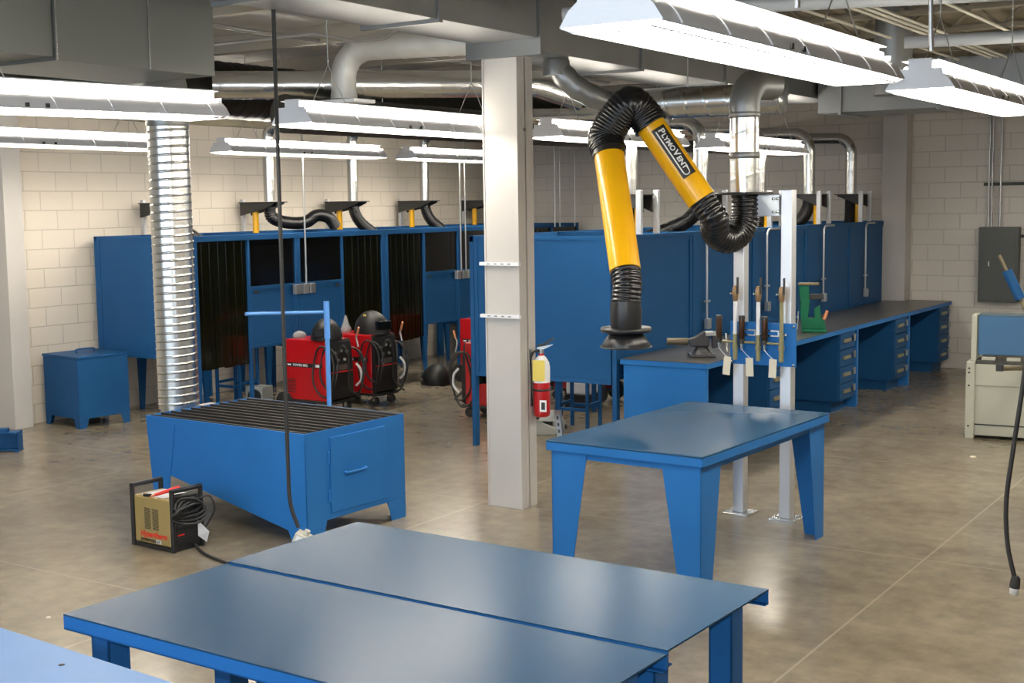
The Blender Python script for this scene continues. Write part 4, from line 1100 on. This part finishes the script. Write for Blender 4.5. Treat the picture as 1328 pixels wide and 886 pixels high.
for lb, pts in (('bent grey conduit dropping to the big top light', [(-1.83, 4.75, CZ), (-1.83, 4.76, 3.3), (-1.83, 4.8, 2.94)]),
            ('curved flexible conduit reaching the top right light', [(-2.5, 6.3, CZ), (-2.1, 6.5, 3.6), (-1.9, 6.7, 3.4), (-1.87, 6.75, 2.96)])):
    tag(MB().tube(smooth_path(pts, 8), .012, 8).build('light_conduit', GREYC), lb, 'conduit', 'conduits feeding the lights')
for lb, pts, r in (('conduit run crossing under the deck at top left', [(-11.6, 8.2, 3.62), (-7.2, 8.2, 3.62), (-6.9, 8.35, 3.55), (-6.6, 8.35, 3.55), (-6.3, 8.3, 3.66), (-5.5, 8.3, 3.66)], .014),
               ('thin conduit run along under the left deck', [(-8.0, 5.0, 3.72), (-8.0, 17.3, 3.72)], .02)):
    tag(MB().tube(pts, r, 8).build('ceiling_conduit', GREYC), lb, 'conduit', 'conduits under the left deck')
for (x, y, s), lb in zip(((-6.0, 4.5, .025), (-2.78, 11.55, .05), (-11.1, 8.56, .02)), ('small pale chip of debris on the floor left of the foreground tables', 'small white scrap on the floor in front of the cream shear', 'small dark scrap on the floor by the blue bin')):
    tag(MB().lathe([(s * .6, 0), (s * .5, s * .15), (0, s * .2)], 7).build('floor_scrap', BLACKM if s < .022 else PAPER, None, 0, (x, y, 0)), lb, 'scrap')

# ------------------------------------------------------------------ camera flash + camera
F, P_, RO, YAW, HC = 1704.9, .10315, .01413, .57714, 2.22
cp, sp, cr, sr = math.cos(P_), math.sin(P_), math.cos(RO), math.sin(RO)
Rz = Matrix.Rotation(YAW, 3, 'Z')
fw = Rz @ Vector((0, cp, -sp)); ri = Rz @ Vector((cr, -sr * sp, -sr * cp)); up = -(Rz @ Vector((-sr, -cr * sp, -cr * cp)))
cam = bpy.data.cameras.new('camera'); co = bpy.data.objects.new('camera', cam); COL.objects.link(co)
M = Matrix((ri, up, -fw)).transposed().to_4x4(); M.translation = (0, 0, HC); co.matrix_world = M
cam.sensor_width = 36; cam.lens = F / 1328 * 36; cam.clip_start = .05; cam.clip_end = 100
S.camera = co
ld = bpy.data.lights.new('camera_flash', 'AREA'); ld.energy = 80; ld.shape = 'RECTANGLE'; ld.size = .08; ld.size_y = .05; ld.color = (.86, .93, 1.0)
lo = bpy.data.objects.new('camera_flash', ld); COL.objects.link(lo); M2 = M.copy(); M2.translation = Vector((0, 0, HC)) + up * .13 + ri * -.03; lo.matrix_world = M2
dl = bpy.data.lights.new('added_daylight', 'AREA'); dl.energy = 330; dl.shape = 'RECTANGLE'; dl.size = 7.8; dl.size_y = 2.2; dl.color = (.72, .86, 1.)  # added cool light at the unseen window, brightens faces turned to it
do = bpy.data.objects.new('added_daylight', dl); COL.objects.link(do); do.location = (-5.5, -2.75, 2.15); do.rotation_euler = (PI / 2, 0, 0)
w = bpy.data.worlds.new('world'); w.use_nodes = True; w.node_tree.nodes['Background'].inputs[0].default_value = (.9, .9, 1, 1); w.node_tree.nodes['Background'].inputs[1].default_value = .3
S.world = w
vs_ = S.view_settings; vs_.view_transform = 'Standard'; vs_.look = 'None'; vs_.exposure = 0.; vs_.gamma = 1.; vs_.use_curve_mapping = False
S.cycles.max_bounces = 6; S.cycles.diffuse_bounces = 4; S.cycles.glossy_bounces = 4; S.cycles.transparent_max_bounces = 8
S.cycles.sample_clamp_indirect = 4.
S.cycles.use_denoising = True
